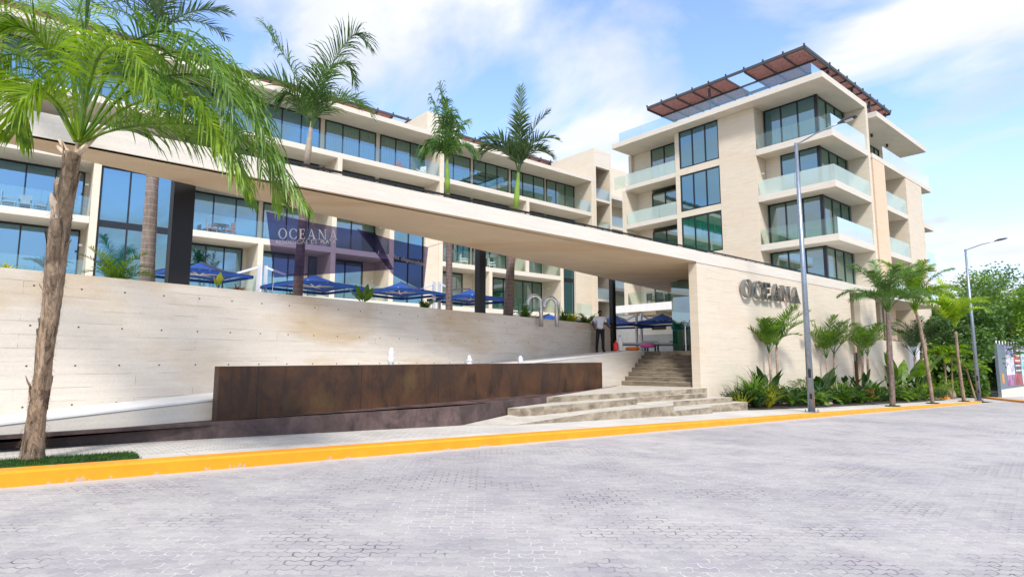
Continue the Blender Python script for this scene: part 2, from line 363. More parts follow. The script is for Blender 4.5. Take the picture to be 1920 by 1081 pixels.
# ================================================================== ground, road, kerb, pavement
def m_road():
    t = NT('interlocking pavers'); X, Y, Z = t.pos(); a = R(38)
    u = t.math('ADD', t.math('MULTIPLY', X, math.cos(a)), t.math('MULTIPLY', Y, -math.sin(a)))
    v = t.math('ADD', t.math('MULTIPLY', X, math.sin(a)), t.math('MULTIPLY', Y, math.cos(a)))
    P = t.geo.outputs['Position']
    jit = t.noise(P, 1.3, 3)
    v2 = t.math('ADD', v, t.math('MULTIPLY', t.math('SINE', t.math('MULTIPLY', u, 2*math.pi/.095)), .012))
    u2 = t.math('ADD', u, t.math('MULTIPLY', t.math('SINE', t.math('MULTIPLY', v, 2*math.pi/.196)), .011))
    u2 = t.math('ADD', u2, t.math('MULTIPLY', jit, .05)); v2 = t.math('ADD', v2, t.math('MULTIPLY', jit, .05))
    br = t.node('ShaderNodeTexBrick', offset=.5); t.lk(t.vec(u2, v2, 0), br.inputs['Vector'])
    br.inputs['Scale'].default_value = 1; br.inputs['Brick Width'].default_value = .19; br.inputs['Row Height'].default_value = .098
    br.inputs['Mortar Size'].default_value = .007; br.inputs['Mortar Smooth'].default_value = .25; br.inputs['Bias'].default_value = 0
    br.inputs['Color1'].default_value = (1, 1, 1, 1); br.inputs['Color2'].default_value = (.5, .5, .5, 1); br.inputs['Mortar'].default_value = (0, 0, 0, 1)
    big = t.noise(P, .22, 4, .6); mid = t.noise(P, 1.1, 5, .65); fine = t.noise(P, 60, 4, .75); tint = t.noise(P, 2.2, 2)
    base = t.mix(t.ramp(big, (.35, 0), (.65, 1)), (.42, .40, .39), (.54, .51, .475))
    base = t.mix(t.math('MULTIPLY', t.ramp(mid, (.46, 0), (.66, 1)), .5), base, (.32, .31, .33))
    base = t.mix(t.math('MULTIPLY', t.ramp(tint, (.5, 0), (.65, 1)), .25), base, (.45, .38, .42))
    base = t.mix(1.0, base, t.ramp(br.outputs['Color'], (.5, (.84, .83, .86)), (1, 1.0)), 'MULTIPLY')
    jd = t.ramp(t.noise(P, .7, 5, .7), (.44, 0), (.60, 1))      # joints: packed with pale sand here, open and dark there
    jcol = t.mix(jd, (.64, .62, .58), (.11, .10, .12))
    joint = t.math('MULTIPLY', br.outputs['Fac'], t.ramp(t.noise(P, 9, 3), (.34, .35), (.62, 1)))
    c = t.mix(joint, base, jcol)
    sand = t.math('MULTIPLY', t.ramp(t.math('ADD', t.math('SUBTRACT', Y, 8.25), t.math('MULTIPLY', t.noise(P, 3.5, 5, .7), .55)), (.42, 0), (.72, 1)), .8)
    c = t.mix(sand, c, (.56, .53, .48))
    c = t.mix(.45, c, t.ramp(fine, (.3, .5), (.68, 1)), 'MULTIPLY')
    t.bump(t.math('SUBTRACT', t.math('MULTIPLY', fine, .5), br.outputs['Fac']), .6, .014)
    return t.fin(c, .8)
M['road'] = m_road()
def m_kerb():
    t = NT('yellow kerb paint'); X, Y, Z = t.pos(); P = t.geo.outputs['Position']
    a = t.noise(P, 2.5, 5, .6); chip = t.noise(P, 7, 6, .7)
    c = t.mix(t.ramp(a, (.3, 0), (.7, 1)), (.80, .27, .004), (.90, .34, .008))
    dr = t.math('SUBTRACT', t.math('MULTIPLY', chip, 1.0), t.math('MULTIPLY', t.math('SUBTRACT', t.math('ADD', Z, t.math('MULTIPLY', X, RS)), .02), 2.2))
    c = t.mix(t.ramp(dr, (.585, 0), (.61, 1)), c, (.40, .36, .31))
    t.bump(chip, .2, .01); return t.fin(c, .5)
M['kerb'] = m_kerb()
def m_walk():
    t = NT('pavement concrete'); X, Y, Z = t.pos(); P = t.geo.outputs['Position']
    a = t.noise(P, .9, 5, .6); b = t.noise(P, 40, 4, .7)
    c = t.mix(t.ramp(a, (.35, 0), (.68, 1)), (.50, .465, .41), (.62, .585, .525))
    vo = t.node('ShaderNodeTexBrick', offset=.5); wob = t.math('MULTIPLY', t.math('SINE', t.math('MULTIPLY', X, 40)), .012)
    t.lk(t.vec(X, t.math('ADD', Y, wob), 0), vo.inputs['Vector']); vo.inputs['Scale'].default_value = 1
    vo.inputs['Brick Width'].default_value = .16; vo.inputs['Row Height'].default_value = .1; vo.inputs['Mortar Size'].default_value = .008
    vo.inputs['Color1'].default_value = (1, 1, 1, 1); vo.inputs['Color2'].default_value = (.8, .8, .79, 1); vo.inputs['Mortar'].default_value = (.55, .53, .5, 1)
    left = t.math('MULTIPLY', t.ramp(t.math('MULTIPLY', X, .1), (.55, 1), (.9, 0)), t.math('GREATER_THAN', Y, 9.45))
    c = t.mix(t.math('MULTIPLY', left, .9), c, vo.outputs['Color'], 'MULTIPLY')
    sl_ = t.math('LESS_THAN', t.math('FRACT', t.math('DIVIDE', X, 2.0)), .006); c = t.mix(t.math('MULTIPLY', sl_, t.math('SUBTRACT', 1, left)), c, (.25, .23, .2))
    c = t.mix(.25, c, t.ramp(b, (.3, .6), (.65, 1)), 'MULTIPLY'); t.bump(b, .2, .008); return t.fin(c, .85)
M['walk'] = m_walk()
M['ground'] = plain('far ground', (.10, .12, .06), .95, 0, .5, .05)
def gz(x): return -RS*max(-30, min(70, x))-.06
mb = MB(); xs = [-1500, -300, -30, 0, 30, 70, 300, 1500]; ys = [-1500, -300, -20, 8.7, 30, 300, 1500]
for i in range(len(xs)-1):
    for j in range(len(ys)-1):
        mb.quad((xs[i], ys[j], gz(xs[i])), (xs[i+1], ys[j], gz(xs[i+1])), (xs[i+1], ys[j+1], gz(xs[i+1])), (xs[i], ys[j+1], gz(xs[i])))
tag(mb.build('ground', M['ground']), kind='structure')
mb = MB(); mb.quad((-30, -9, roadz(-30)), (70, -9, roadz(70)), (70, 8.9, roadz(70)), (-30, 8.9, roadz(-30)))
mb.quad((47, 8.9, roadz(47)), (70, 8.9, roadz(70)), (70, 40, roadz(70)), (47, 40, roadz(47)))
tag(mb.build('road', M['road']), kind='structure')
# pavement opposite (behind the camera) so that reflections and bounced light have a street to come from
mb = MB(); mb.prism([(-30, -13), (70, -13), (70, -9.02), (-30, -9.02)], lambda x, y: roadz(x)-.3, lambda x, y: walkz(x))
tag(mb.build('pavement', M['walk']), kind='structure')
KX1 = 44.6
mb = MB()
kp = [(-14, 8.8)] + [(x, 8.8+.012*math.sin(x*1.9)) for x in (-6, 0, 3, 6, 9, 12, 16, 20, 24, 28, 32, 36, 40)] + [(43.2, 8.8), (44.1, 8.95), (44.8, 9.35), (45.2, 9.9), (45.4, 10.8)]
def off(pl, d):
    out = []
    for k, p in enumerate(pl):
        a = Vector(pl[max(k-1, 0)]); b = Vector(pl[min(k+1, len(pl)-1)]); t = (b-a).normalized(); out.append((p[0]-t.y*d, p[1]+t.x*d))
    return out
ki = off(kp, .3)
for k in range(len(kp)-1):
    a, b, c, d = kp[k], kp[k+1], ki[k+1], ki[k]; e = .025
    a2 = (a[0]+(d[0]-a[0])*.1, a[1]+(d[1]-a[1])*.1); b2 = (b[0]+(c[0]-b[0])*.1, b[1]+(c[1]-b[1])*.1)
    za, zb = walkz(a[0])+.004, walkz(b[0])+.004
    mb.quad((*a, roadz(a[0])-.1), (*b, roadz(b[0])-.1), (*b, zb-e), (*a, za-e))
    mb.quad((*a, za-e), (*b, zb-e), (*b2, zb), (*a2, za)); mb.quad((*a2, za), (*b2, zb), (*c, walkz(c[0])+.004), (*d, walkz(d[0])+.004))
    mb.quad((*d, za-.3), (*d, walkz(d[0])+.004), (*c, walkz(c[0])+.004), (*c, zb-.3))
tag(mb.build('kerb', M['kerb']), kind='structure')
mb = MB(); inner = off(kp, .28)
mb.prism([(-14, 9.06)] + [(x, y) for x, y in inner[1:]] + [(45.1, 14.5), (-14, 14.5)], lambda x, y: walkz(x)-.4, lambda x, y: walkz(x))
tag(mb.build('pavement', M['walk']), kind='structure')
# second kerb that curves round the planting and on past the hoarding
q = [atWalk(*p) for p in ((1776, 747), (1788, 743), (1806, 741), (1830, 742.5), (1870, 747.5), (1920, 752.5), (2000, 759))]
q = [(p.x, p.y) for p in q]; q2 = off(q, .38); mb = MB()
for k in range(len(q)-1):
    mb.prism([q[k+1], q[k], q2[k], q2[k+1]][::-1], lambda x, y: roadz(x)-.1, lambda x, y: walkz(x)+.05)
tag(mb.build('kerb', M['kerb']), kind='structure')

# ================================================================== planted verge under the front palm
mb = MB(); gx0, gx1, gy0, gy1 = -4, 1.55, 9.13, 9.86
gx1 = atWalk(257, 858).x; gy1 = atWalk(232, 850).y+.02
for k in range(26000):
    x = random.uniform(gx0, gx1+.05*random.random()); y = random.uniform(gy0, gy1); z = walkz(x)
    h = random.uniform(.02, .06); a = random.uniform(0, 6.28); w = .004; lx, ly = random.uniform(-.02, .02), random.uniform(-.02, .02)
    mb.tri((x-w*math.cos(a), y-w*math.sin(a), z), (x+w*math.cos(a), y+w*math.sin(a), z), (x+lx, y+ly, z+h))
i = len(mb.v); mb.box(gx0, gx1, gy0, gy1, -.2, 0)
for k in range(i, len(mb.v)): x, y, z = mb.v[k]; mb.v[k] = (x, y, walkz(x)+(.012 if z == 0 else -.2))
tag(mb.build('grass', m_leaf('lawn grass', (.012, .045, .004), (.04, .12, .01), .2, 5)), kind='stuff')
def pit(c, rx, ry, n=1500):
    mb = MB()
    mb.prism([(c[0]+rx*math.cos(k*math.pi/8), c[1]+ry*math.sin(k*math.pi/8)) for k in range(16)], lambda x, y: walkz(x)-.05, lambda x, y: walkz(x)+.006)
    for k in range(n):
        r = math.sqrt(random.random()); a = random.uniform(0, 6.28); x = c[0]+rx*r*math.cos(a); y = c[1]+ry*r*math.sin(a); z = walkz(x); h = random.uniform(.02, .06); b = random.uniform(0, 6.28)
        mb.tri((x-.008*math.cos(b), y-.008*math.sin(b), z), (x+.008*math.cos(b), y+.008*math.sin(b), z), (x, y, z+h))
    return tag(mb.build('grass', bpy.data.materials['lawn grass']), kind='stuff')

# ================================================================== board-formed wall, ramp, basin, rusty fountain tank
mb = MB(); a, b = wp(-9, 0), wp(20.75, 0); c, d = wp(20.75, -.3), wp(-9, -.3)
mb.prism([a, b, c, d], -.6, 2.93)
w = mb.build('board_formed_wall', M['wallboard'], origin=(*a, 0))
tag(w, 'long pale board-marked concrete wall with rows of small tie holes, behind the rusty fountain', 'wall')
def rampz(x): return min(1.75, .51+.0618*x)
mb = MB(); pts = [-9, 0, 10, 20.06, 21.5]
for k in range(4):
    x0, x1 = pts[k], pts[k+1]
    mb.prism([wp(x0, 1.6), wp(x1, 1.6), wp(x1, .003), wp(x0, .003)], -.5, lambda x, y: rampz(x)-.035)
rt = thing('entrance_ramp', 'pale concrete ramp rising along the board-marked wall to the entrance', 'ramp', (*wp(0, 1.6), 0))
mb.build('ramp_wall', M['slab'], rt)
mb = MB()
for k in range(4):
    x0, x1 = pts[k], pts[k+1]
    mb.prism([wp(x0, 1.615), wp(x1, 1.615), wp(x1, .006), wp(x0, .006)], lambda x, y: rampz(x)-.034, lambda x, y: rampz(x))
mb.build('coping', M['white'], rt)
# basin: low dark steel kerb, shallow dark tray
K = [(-9, 10.97), (0, 10.95), (7.75, 10.92), (11.5, 12.05), (18.2, 15.05)]
K2 = [(-9, 11.07), (0, 11.05), (7.73, 11.02), (11.46, 12.145), (18.2, 15.18)]
bt = thing('fountain_basin', 'low dark steel basin edge running along the pavement below the fountain', 'basin', (0, 10.95, 0))
mb = MB()
for k in range(4): mb.prism([K[k], K[k+1], K2[k+1], K2[k]], -.5, .365)
mb.build('rim', M['rustkerb'], bt)
mb = MB(); mb.prism([K2[0], K2[1], K2[2], K2[3], K2[4], wp(18.25, 1.6), wp(-9, 1.62)], -.2, .31); mb.build('tray', M['rustkerb'], bt)
ft = thing('fountain_tank', 'long rusty steel water tank in front of the pale wall', 'fountain', (*wp(2.94, 1.95), .3))
X0, X1 = 2.93, 16.86; mb = MB()
mb.prism([wp(X0, 1.95), wp(X1, 1.95), wp(X1, 1.935), wp(X0, 1.935)], .29, 1.28)
mb.prism([wp(X0, 1.934), wp(X0+.015, 1.934), wp(X0+.015, 1.66), wp(X0, 1.66)], .29, 1.28)
mb.prism([wp(X1-.015, 1.934), wp(X1, 1.934), wp(X1, 1.66), wp(X1-.015, 1.66)], .29, 1.28)
mb.prism([wp(X0, 1.659), wp(X1, 1.659), wp(X1, 1.645), wp(X0, 1.645)], .29, 1.28)
mb.build('steel_panel', M['rust'], ft)
t = NT('dark water'); t.bump(t.noise(t.geo.outputs['Position'], 9, 3), .3, .03); M['water'] = t.fin((.03, .035, .03), .05)
mb = MB(); mb.prism([wp(X0+.02, 1.93), wp(X1-.02, 1.93), wp(X1-.02, 1.665), wp(X0+.02, 1.665)], .9, 1.21); mb.build('water', M['water'], ft)
t = NT('foaming water'); t.bump(t.noise(t.geo.outputs['Position'], 30, 4), .8, .03); t.b.inputs['Transmission Weight'].default_value = .25
M['foam'] = t.fin((.93, .95, .98), .35)
for k, (px, ytop, lab) in enumerate(((733, 652, 'white frothing water jet nearest the left end of the rusty tank, the tallest'), (880, 666, 'short white water jet in the middle of the three above the rusty tank'),
                          (976, 667, 'short white water jet furthest right, nearest the stairs'))):
    p = on_plane(px, 683, WN, WK-1.8); h = on_plane(px, ytop, WN, WK-1.8).z-1.20
    mb = MB(); prof = []
    for i in range(15):
        u = i/14; prof.append((.028+.055*math.sin(math.pi*min(1, u*1.02))**.7*(1-.25*u)+.012*random.uniform(-1, 1), h*u))
    prof.append((.005, h+.015)); mb.lathe((p.x, p.y, 1.2), prof, 12)
    mb.v = [(x+random.uniform(-.012, .012), y+random.uniform(-.012, .012), z) for x, y, z in mb.v]
    for j in range(40):
        aa = random.uniform(0, 6.28); r = random.uniform(.03, .12); zz_ = 1.2+random.uniform(0, h*.8); s_ = random.uniform(.006, .014)
        c0 = Vector((p.x+r*math.cos(aa), p.y+r*math.sin(aa), zz_)); mb.obox(c0, (s_, 0, 0), (0, s_, 0), (0, 0, s_*1.4))
    tag(mb.build('water_jet', M['foam'], origin=(p.x, p.y, 1.2), smooth=True), lab, 'water jet', 'water jets above the rusty tank')

# ================================================================== steps
rampX = lambda off_, a: None
st = thing('entrance_steps', 'broad low concrete steps climbing from the pavement to the entrance wall', 'steps', (14, 11, 0))
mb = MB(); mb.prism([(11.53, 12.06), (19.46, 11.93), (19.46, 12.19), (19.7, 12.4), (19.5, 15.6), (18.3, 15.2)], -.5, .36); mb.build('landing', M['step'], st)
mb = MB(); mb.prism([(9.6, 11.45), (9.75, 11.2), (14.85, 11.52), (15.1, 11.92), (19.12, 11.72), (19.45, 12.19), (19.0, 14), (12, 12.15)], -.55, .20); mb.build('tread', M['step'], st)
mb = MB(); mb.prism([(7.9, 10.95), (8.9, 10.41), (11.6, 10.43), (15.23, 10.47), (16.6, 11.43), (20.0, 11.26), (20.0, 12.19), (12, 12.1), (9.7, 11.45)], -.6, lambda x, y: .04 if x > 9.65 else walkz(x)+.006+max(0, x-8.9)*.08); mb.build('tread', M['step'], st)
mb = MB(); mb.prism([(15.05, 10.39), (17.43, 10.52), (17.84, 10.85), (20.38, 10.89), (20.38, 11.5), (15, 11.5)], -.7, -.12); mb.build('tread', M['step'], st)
fl = thing('stair_flight', 'narrow dark board-marked concrete stair flight beside the entrance wall', 'stairs', (19.3, 14, .36))
Rr = Vector((19.62, 12.56, 0)); L0 = 3.16
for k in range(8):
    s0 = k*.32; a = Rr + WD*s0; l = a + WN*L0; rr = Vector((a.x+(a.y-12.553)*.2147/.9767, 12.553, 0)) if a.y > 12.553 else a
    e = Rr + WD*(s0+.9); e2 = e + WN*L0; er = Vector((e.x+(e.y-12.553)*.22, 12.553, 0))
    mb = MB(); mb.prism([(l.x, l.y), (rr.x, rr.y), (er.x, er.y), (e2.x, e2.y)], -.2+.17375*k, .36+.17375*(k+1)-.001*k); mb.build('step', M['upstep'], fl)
top = Rr + WD*(.32*8-.3)
mb = MB(); mb.prism([(21.4, 12.553), (39, 12.553), (39, 36), (24, 36), (21.2, 18), (21.3, 16.2)], 1.3, 1.745)
tag(mb.build('terrace', M['step']), kind='structure')
mb = MB(); A = [wp(-9, -.31), wp(20.7, -.31)]; mb.prism([A[0], A[1], (20.9, 18), (23.9, 36), (-9, 36)], 1.6, 2.2)
tag(mb.build('terrace', M['slab']), kind='structure')
mb = MB(); mb.prism([wp(-9, -.302), wp(20.5, -.302), wp(20.5, -1.5), wp(-9, -1.5)], 2.0, 2.86); tag(mb.build('planting_bed', M['soil']), kind='structure')
mb = MB(); mb.prism([(20.4, 10.8), (26, 10.45), (34, 10.35), (43, 10.5), (44.5, 12.19), (20.05, 12.19)], lambda x, y: walkz(x)-.3, lambda x, y: walkz(x)+.05)
tag(mb.build('planting_bed', M['soil']), kind='structure')

# ================================================================== entrance canopy + sign wall
cn = thing('entrance_canopy', 'long pale concrete entrance canopy on black steel columns', 'canopy', (11, 12.2, 0))
mb = MB(); mb.prism([(-9, 12.2), (19.5, 12.2), (19.5, 12.6), (34, 12.6), wp(33, -.05), wp(-4, -.05), (-9, 12.22)], 5.055, 5.44); mb.build('roof_slab', M['soffit'], cn)
mb = MB(); mb.box(-9, 19.49, 12.17, 12.197, 5.05, 5.47); mb.build('fascia', M['slab'], cn)
mb = MB(); mb.box(-9, 34.1, 12.21, 12.5, 5.472, 5.49); mb.build('flashing', M['black'], cn)
mb = MB(); mb.bar((4, 12.28, 5.57), (33.5, 12.28, 5.57), .04, .05)
for k in range(36): mb.box(4.3+.83*k, 4.33+.83*k, 12.27, 12.295, 5.5, 5.56)
mb.build('roof_rail', M['black'], cn)
for (px, wd) in ((337, .40), (901, .27), (1146, .22)):
    h = wd/2; p = on_plane(px, 450, WN, WK+.33+h); mb = MB()
    mb.box(p.x-h, p.x+h, p.y-h, p.y+h, 1.7 if px > 1000 else 2.2, 5.3); mb.build('column', M['black'], cn)
ow = thing('sign_wall', 'tall cream stone entrance wall carrying the steel letters', 'wall', (26, 12.2, 0))
mb = MB(); mb.prism([(19.5, 12.2), (34.15, 12.2), (34.15, 12.55), (19.5, 12.55)], -1.2, 5.0); mb.build('wall_panel', M['stone'], ow)
mb = MB(); mb.prism([(19.5, 12.195), (34.15, 12.195), (34.15, 12.55), (19.5, 12.55)], 5.02, 5.47); mb.build('top_band', M['slab'], ow)
mb = MB(); mb.box(19.55, 34.1, 12.23, 12.5, 4.99, 5.03); mb.build('shadow_joint', M['grate'], ow)
# lower garden wall and roof beyond the door gap
gw = thing('garden_wall', 'low cream garden wall with a roofed opening, right of the sign wall', 'wall', (40, 12.2, 0))
mb = MB(); mb.box(35.5, 37.9, 12.2, 12.5, -1.5, 5.02); mb.box(37.9, 43.1, 12.2, 12.5, -1.5, 2.47)
mb.build('wall_panel', M['stone'], gw)
mb = MB(); mb.box(43.1, 45.6, 12.2, 12.5, -1.6, 2.47); mb.build('wall_end', M['white'], gw)
mb = MB(); mb.box(34.16, 51, 12.2, 17.5, 5.03, 5.45); mb.build('roof_slab', M['slab'], gw)
mb = MB(); mb.box(43.0, 43.35, 13.6, 13.9, -1.2, 5.02); mb.build('post', M['stone_plain'], gw)
mb = MB(); mb.box(36.2, 43.0, 13.8, 14.0, -1.2, 5.02); mb.build('back_wall', M['peach'], gw)
mb = MB(); mb.box(34.2, 34.95, 12.75, 12.8, -1, 5.0); mb.build('door', M['black'], gw)

# ================================================================== windows, balustrades
CURT = []
def window(root, o, u, n, w, z0, z1, panes=3, glass='pane', fw=.07, transom=None, curtain=False):
    """o = left bottom plan point, u = unit direction along wall, n = outward normal"""
    o = Vector((o[0], o[1], 0)); u = Vector((*u, 0)); n = Vector((*n, 0)); d = .08
    mb = MB(); Z = Vector((0, 0, 1))
    def bar_(a, b, za, zb, pr=0): mb.obox(o+u*a-n*(d/2)+Z*za, u*(b-a), n*(d+pr), Z*(zb-za))
    bar_(0, w, z1-fw, z1); bar_(0, w, z0, z0+fw)
    for k in range(panes+1):
        x = (w-fw)*k/panes; bar_(x, x+fw, z0+fw, z1-fw, .004)
    if transom: bar_(fw, w-fw, transom[0], transom[1], .008)
    f = mb.build('window', M['frame'], root)
    g = MB(); g.quad(o+u*.02+Z*(z0+.02), o+u*(w-.02)+Z*(z0+.02), o+u*(w-.02)+Z*(z1-.02), o+u*.02+Z*(z1-.02)); g.build('pane', M[glass], f)
    if curtain:
        c = MB(); N = int(w/.06); prev = None; c0, c1 = curtain if isinstance(curtain, tuple) else (0, 1)
        for k in range(N+1):
            s = w*(c0+(c1-c0)*k/N); p = o+u*s-n*(.25+.035*math.sin(k*1.9)+.02*math.sin(k*.7))
            if prev is not None: c.quad(prev+Z*z0, p+Z*z0, p+Z*z1, prev+Z*z1)
            prev = p
        c.build('curtain', M['curtain'], f)
    return f
def balus(root, pts, z0, h=1.05, mat='rail', gap=.02, seg=1.5):
    mb = MB(); Z = Vector((0, 0, 1))
    for k in range(len(pts)-1):
        a = Vector((*pts[k], 0)); b = Vector((*pts[k+1], 0)); L = (b-a).length; n = max(1, round(L/seg)); u = (b-a)/L
        s = u.cross(Z)*.012
        for j in range(n):
            p = a+u*(L*j/n+gap/2); q_ = u*(L/n-gap); mb.obox(p+Z*z0-s/2, q_, s, Z*h)
    return mb.build('glass_balustrade', M[mat], root)
def lamp(root, x, y, z, n):
    mb = MB(); mb.tube([(x, y, z), (x+n[0]*.14, y+n[1]*.14, z)], .06, 8); mb.build('wall_light', M['white'], root)
# ================================================================== long apartment building on the left
B = thing('apartment_building', 'long cream four storey apartment building with glass balconies behind the canopy', 'building', (10, 36, 2))
YF, YW = 36.0, 38.3
FL = [5.3, 8.55, 11.7, 14.9]
mb = Boxes()
for z in (5.3, 8.55, 11.7, 14.9):
    for x0, x1 in (((-9, 2.63), (7.19, 19.54), (23.93, 36.23)) if z == 8.55 else ((-9, 40.37),)): mb.box(x0, x1, YF, 47, z-.35, z)
mb.build('floor_slab', M['slab'], B)
mb = MB(); mb.box(-9, 40.7, YF-.02, 48, 17.88, 18.23); mb.build('roof', M['slab'], B)
mb = MB(); mb.box(-9, 40.6, YF+.3, 47, 1.9, 4.94); mb.build('plinth', M['stone_plain'], B)
mb = MB(); mb.box(-9, 40.6, YW+5.0, YW+5.2, 5.3, 17.87); mb.build('back_wall', M['interior'], B)
mb = Boxes()
for x in (23.75, 40.55): mb.box(x-.17, x+.17, YF-.012, YW+.4, 4.9, 17.87)
for x in (2.8, 7.02, 15.5, 36.4): mb.box(x-.16, x+.16, YF-.012, YW+.4, 4.9, 11.35)
mb.box(10.85, 11.15, YF-.012, YW+.4, 5.3, 8.2); mb.box(28.3, 28.6, YF-.012, YW+.4, 5.3, 8.2); mb.box(32.2, 32.5, YF-.012, YW+.4, 8.55, 11.35)
for x in (15.75, 32.4, -1): mb.box(x-.16, x+.16, YF-.008, YW+.4, 11.7, 14.55)
mb.build('fin_wall', M['stone_plain'], B)
# window-plane piers and infill walls
mb = Boxes(); W4 = [(-5.6, 3.9), (-1.4, 3.9), (2.8, 3.9), (7.05, 3.9), (11.3, 3.9), (15.55, 3.85), (19.75, 3.82), (24.6, 3.4), (28.3, 3.8), (32.4, 4.0), (36.65, 3.7)]
for z0, z1 in ((14.9, 17.87), (11.7, 14.54)):
    xs_ = [-9] + [v for a, w_ in W4 for v in (a, a+w_)] + [40.4]
    for k in range(0, len(xs_), 2): mb.box(xs_[k]+.002, xs_[k+1]-.002, YW-.06, YW+.25, z0, z1)
W2 = [(-5.4, 3.9, 2), (-1.2, 3.65, 3), (7.5, 3.9, 3), (11.7, 3.0, 2), (15.9, 3.6, 2), (24.7, 3.3, 2), (28.25, 3.6, 2), (32.7, 3.3, 2)]
xs_ = [-9] + [v for a, w_, p_ in W2 for v in (a, a+w_)] + [36.3]
for k in range(0, len(xs_), 2): mb.box(xs_[k]+.002, xs_[k+1]-.002, YW-.06, YW+.25, 8.55, 11.34)
W1 = [(-5.4, 3.9, 3), (-1.2, 3.65, 3), (7.5, 3.1, 3), (11.5, 2.9, 3), (14.75, 3.9, 3), (25.0, 2.3, 1), (30.4, 5.6, 5)]
xs_ = [-9] + [v for a, w_, p_ in W1 for v in (a, a+w_)] + [36.3]
for k in range(0, len(xs_), 2): mb.box(xs_[k]+.002, xs_[k+1]-.002, YW-.06, YW+.25, 5.3, 8.19)
# flush walls between the tall windows
mb.box(22.45, 23.57, YF+.06, YW+.3, 4.95, 11.34); mb.box(38.2, 40.37, YF+.06, YW+.3, 4.95, 11.34); mb.box(19.55, 19.9, YF+.05, YW+.3, 4.95, 11.34)
mb.build('wall', M['stone'], B)
for i, (x, w_) in enumerate(W4):
    window(B, (x, YW-.1), (1, 0), (0, -1), w_, 14.92, 17.84, 3 if i != 7 else 2, 'pane_teal' if i > 4 else 'pane', curtain=(i in (5, 6, 8)) and (0, 1))
    if i > 2: window(B, (x, YW-.1), (1, 0), (0, -1), w_, 11.72, 14.5, 3, 'pane_teal')
for i, (x, w_, p_) in enumerate(W2): window(B, (x, YW-.1), (1, 0), (0, -1), w_, 8.57, 11.3, p_, 'pane' if x < 10 else 'pane_teal', curtain=(.0, .28) if i == 2 else False)
for i, (x, w_, p_) in enumerate(W1): window(B, (x, YW-.1), (1, 0), (0, -1), w_, 5.32, 8.15, p_, 'pane' if x < 16 else 'pane_teal', curtain=(.75, 1) if i in (1, 2) else False)
window(B, (3.0, YF+.3), (1, 0), (0, -1), 3.82, 5.0, 11.33, 3, 'pane', .08, (8.15, 8.5), curtain=(0, 1))
window(B, (19.92, YF+.3), (1, 0), (0, -1), 2.5, 5.0, 11.33, 2, 'pane', .08, (8.15, 8.5))
window(B, (36.6, YF+.3), (1, 0), (0, -1), 1.55, 5.0, 11.33, 1, 'pane', .08, (8.15, 8.5))
for x0, x1, z in ((-9, 2.6, 8.55), (7.2, 15.3, 8.55), (15.7, 19.5, 8.55), (24, 32.1, 8.55), (32.6, 36.2, 8.55), (-9, 23.5, 14.9), (24, 40.3, 14.9), (-9, 2.6, 5.3), (7.2, 19.5, 5.3), (24, 36.2, 5.3), (38.2, 40.3, 5.3), (2, 15.5, 11.7), (24, 32.2, 11.7)):
    balus(B, [(x0, YF+.06), (x1, YF+.06)], z-.04, 1.05, 'rail', seg=2.0)
for x, y, z in ((19.5, 37.2, 10.6), (19.3, 38.15, 6.9), (40.3, 37.2, 16.9), (36.1, 37.3, 7.6), (2.55, 37.0, 10.4), (2.5, 37, 7.2)):
    lamp(B, x, y, z, (-1, 0) if y < 38 else (0, -1))
# pergola on the roof
def pergola(name, lab, segs, ztop, posts, gaps=(), group=None):
    P0 = thing(name, lab, 'pergola', (*posts[0], ztop-2.3))
    if group: P0['group'] = group
    fr = MB(); sls = {}
    for (x0, y0, x1, y1, ax) in segs:
        for (a, b) in (((x0, y0), (x1, y0)), ((x0, y1), (x1, y1)), ((x0, y0), (x0, y1)), ((x1, y0), (x1, y1))):
            fr.bar((*a, ztop-.06), (*b, ztop-.06), .12, .18)
        L = (x1-x0) if ax == 'x' else (y1-y0); n = int(L/1.35)
        for k in range(n+1):
            s = L*k/n
            if ax == 'x': fr.bar((x0+s, y0, ztop-.21), (x0+s, y1, ztop-.21), .07, .10); fr.box(x0+s-.05, x0+s+.05, y0-.09, y0-.01, ztop+.02, ztop+.16)
            else: fr.bar((x0, y0+s, ztop-.21), (x1, y0+s, ztop-.21), .07, .10); fr.box(x0-.09, x0-.01, y0+s-.05, y0+s+.05, ztop+.02, ztop+.16)
        mx_ = (((x0, (y0+y1)/2, ztop-.27), (x1, (y0+y1)/2, ztop-.27)) if ax == 'x' else (((x0+x1)/2, y0, ztop-.27), ((x0+x1)/2, y1, ztop-.27))); fr.bar(*mx_, .09, .12)
        m = int((y1-y0 if ax == 'x' else x1-x0)/.16)
        for j in range(1, m):
            for k in range(n):
                a0, a1 = L*k/n+.004, L*(k+1)/n-.004
                mid = (x0+(a0+a1)/2) if ax == 'x' else (y0+(a0+a1)/2)
                if any(g0 < mid < g1 for g0, g1 in gaps) : continue
                w = (y1-y0 if ax == 'x' else x1-x0)*j/m; sl_ = sls.setdefault((x0, y0, sum(mid > g[0] for g in gaps)), MB())
                if ax == 'x': sl_.box(x0+a0, x0+a1, y0+w-.066, y0+w+.066, ztop-.14, ztop-.10)
                else: sl_.box(x0+w-.06, x0+w+.06, y0+a0, y0+a1, ztop-.14, ztop-.10)
    fr.build('frame', M['grate'], P0); [v.build('slats', M['wood'], P0) for v in sls.values()]
    for (x, y) in posts:
        mb = MB(); mb.box(x-.07, x+.07, y-.07, y+.07, ztop-3.0, ztop-.1); mb.build('post', M['grate'], P0)
    return P0
pergola('roof_pergola', 'red brown timber pergola on the left half of the long building roof', [(-8, 42, 25.6, 45.6, 'x')], 21.47, [(-4, 45), (2, 45), (8, 45), (14, 45), (20, 45), (25, 45)], ((22.7, 24.3),))
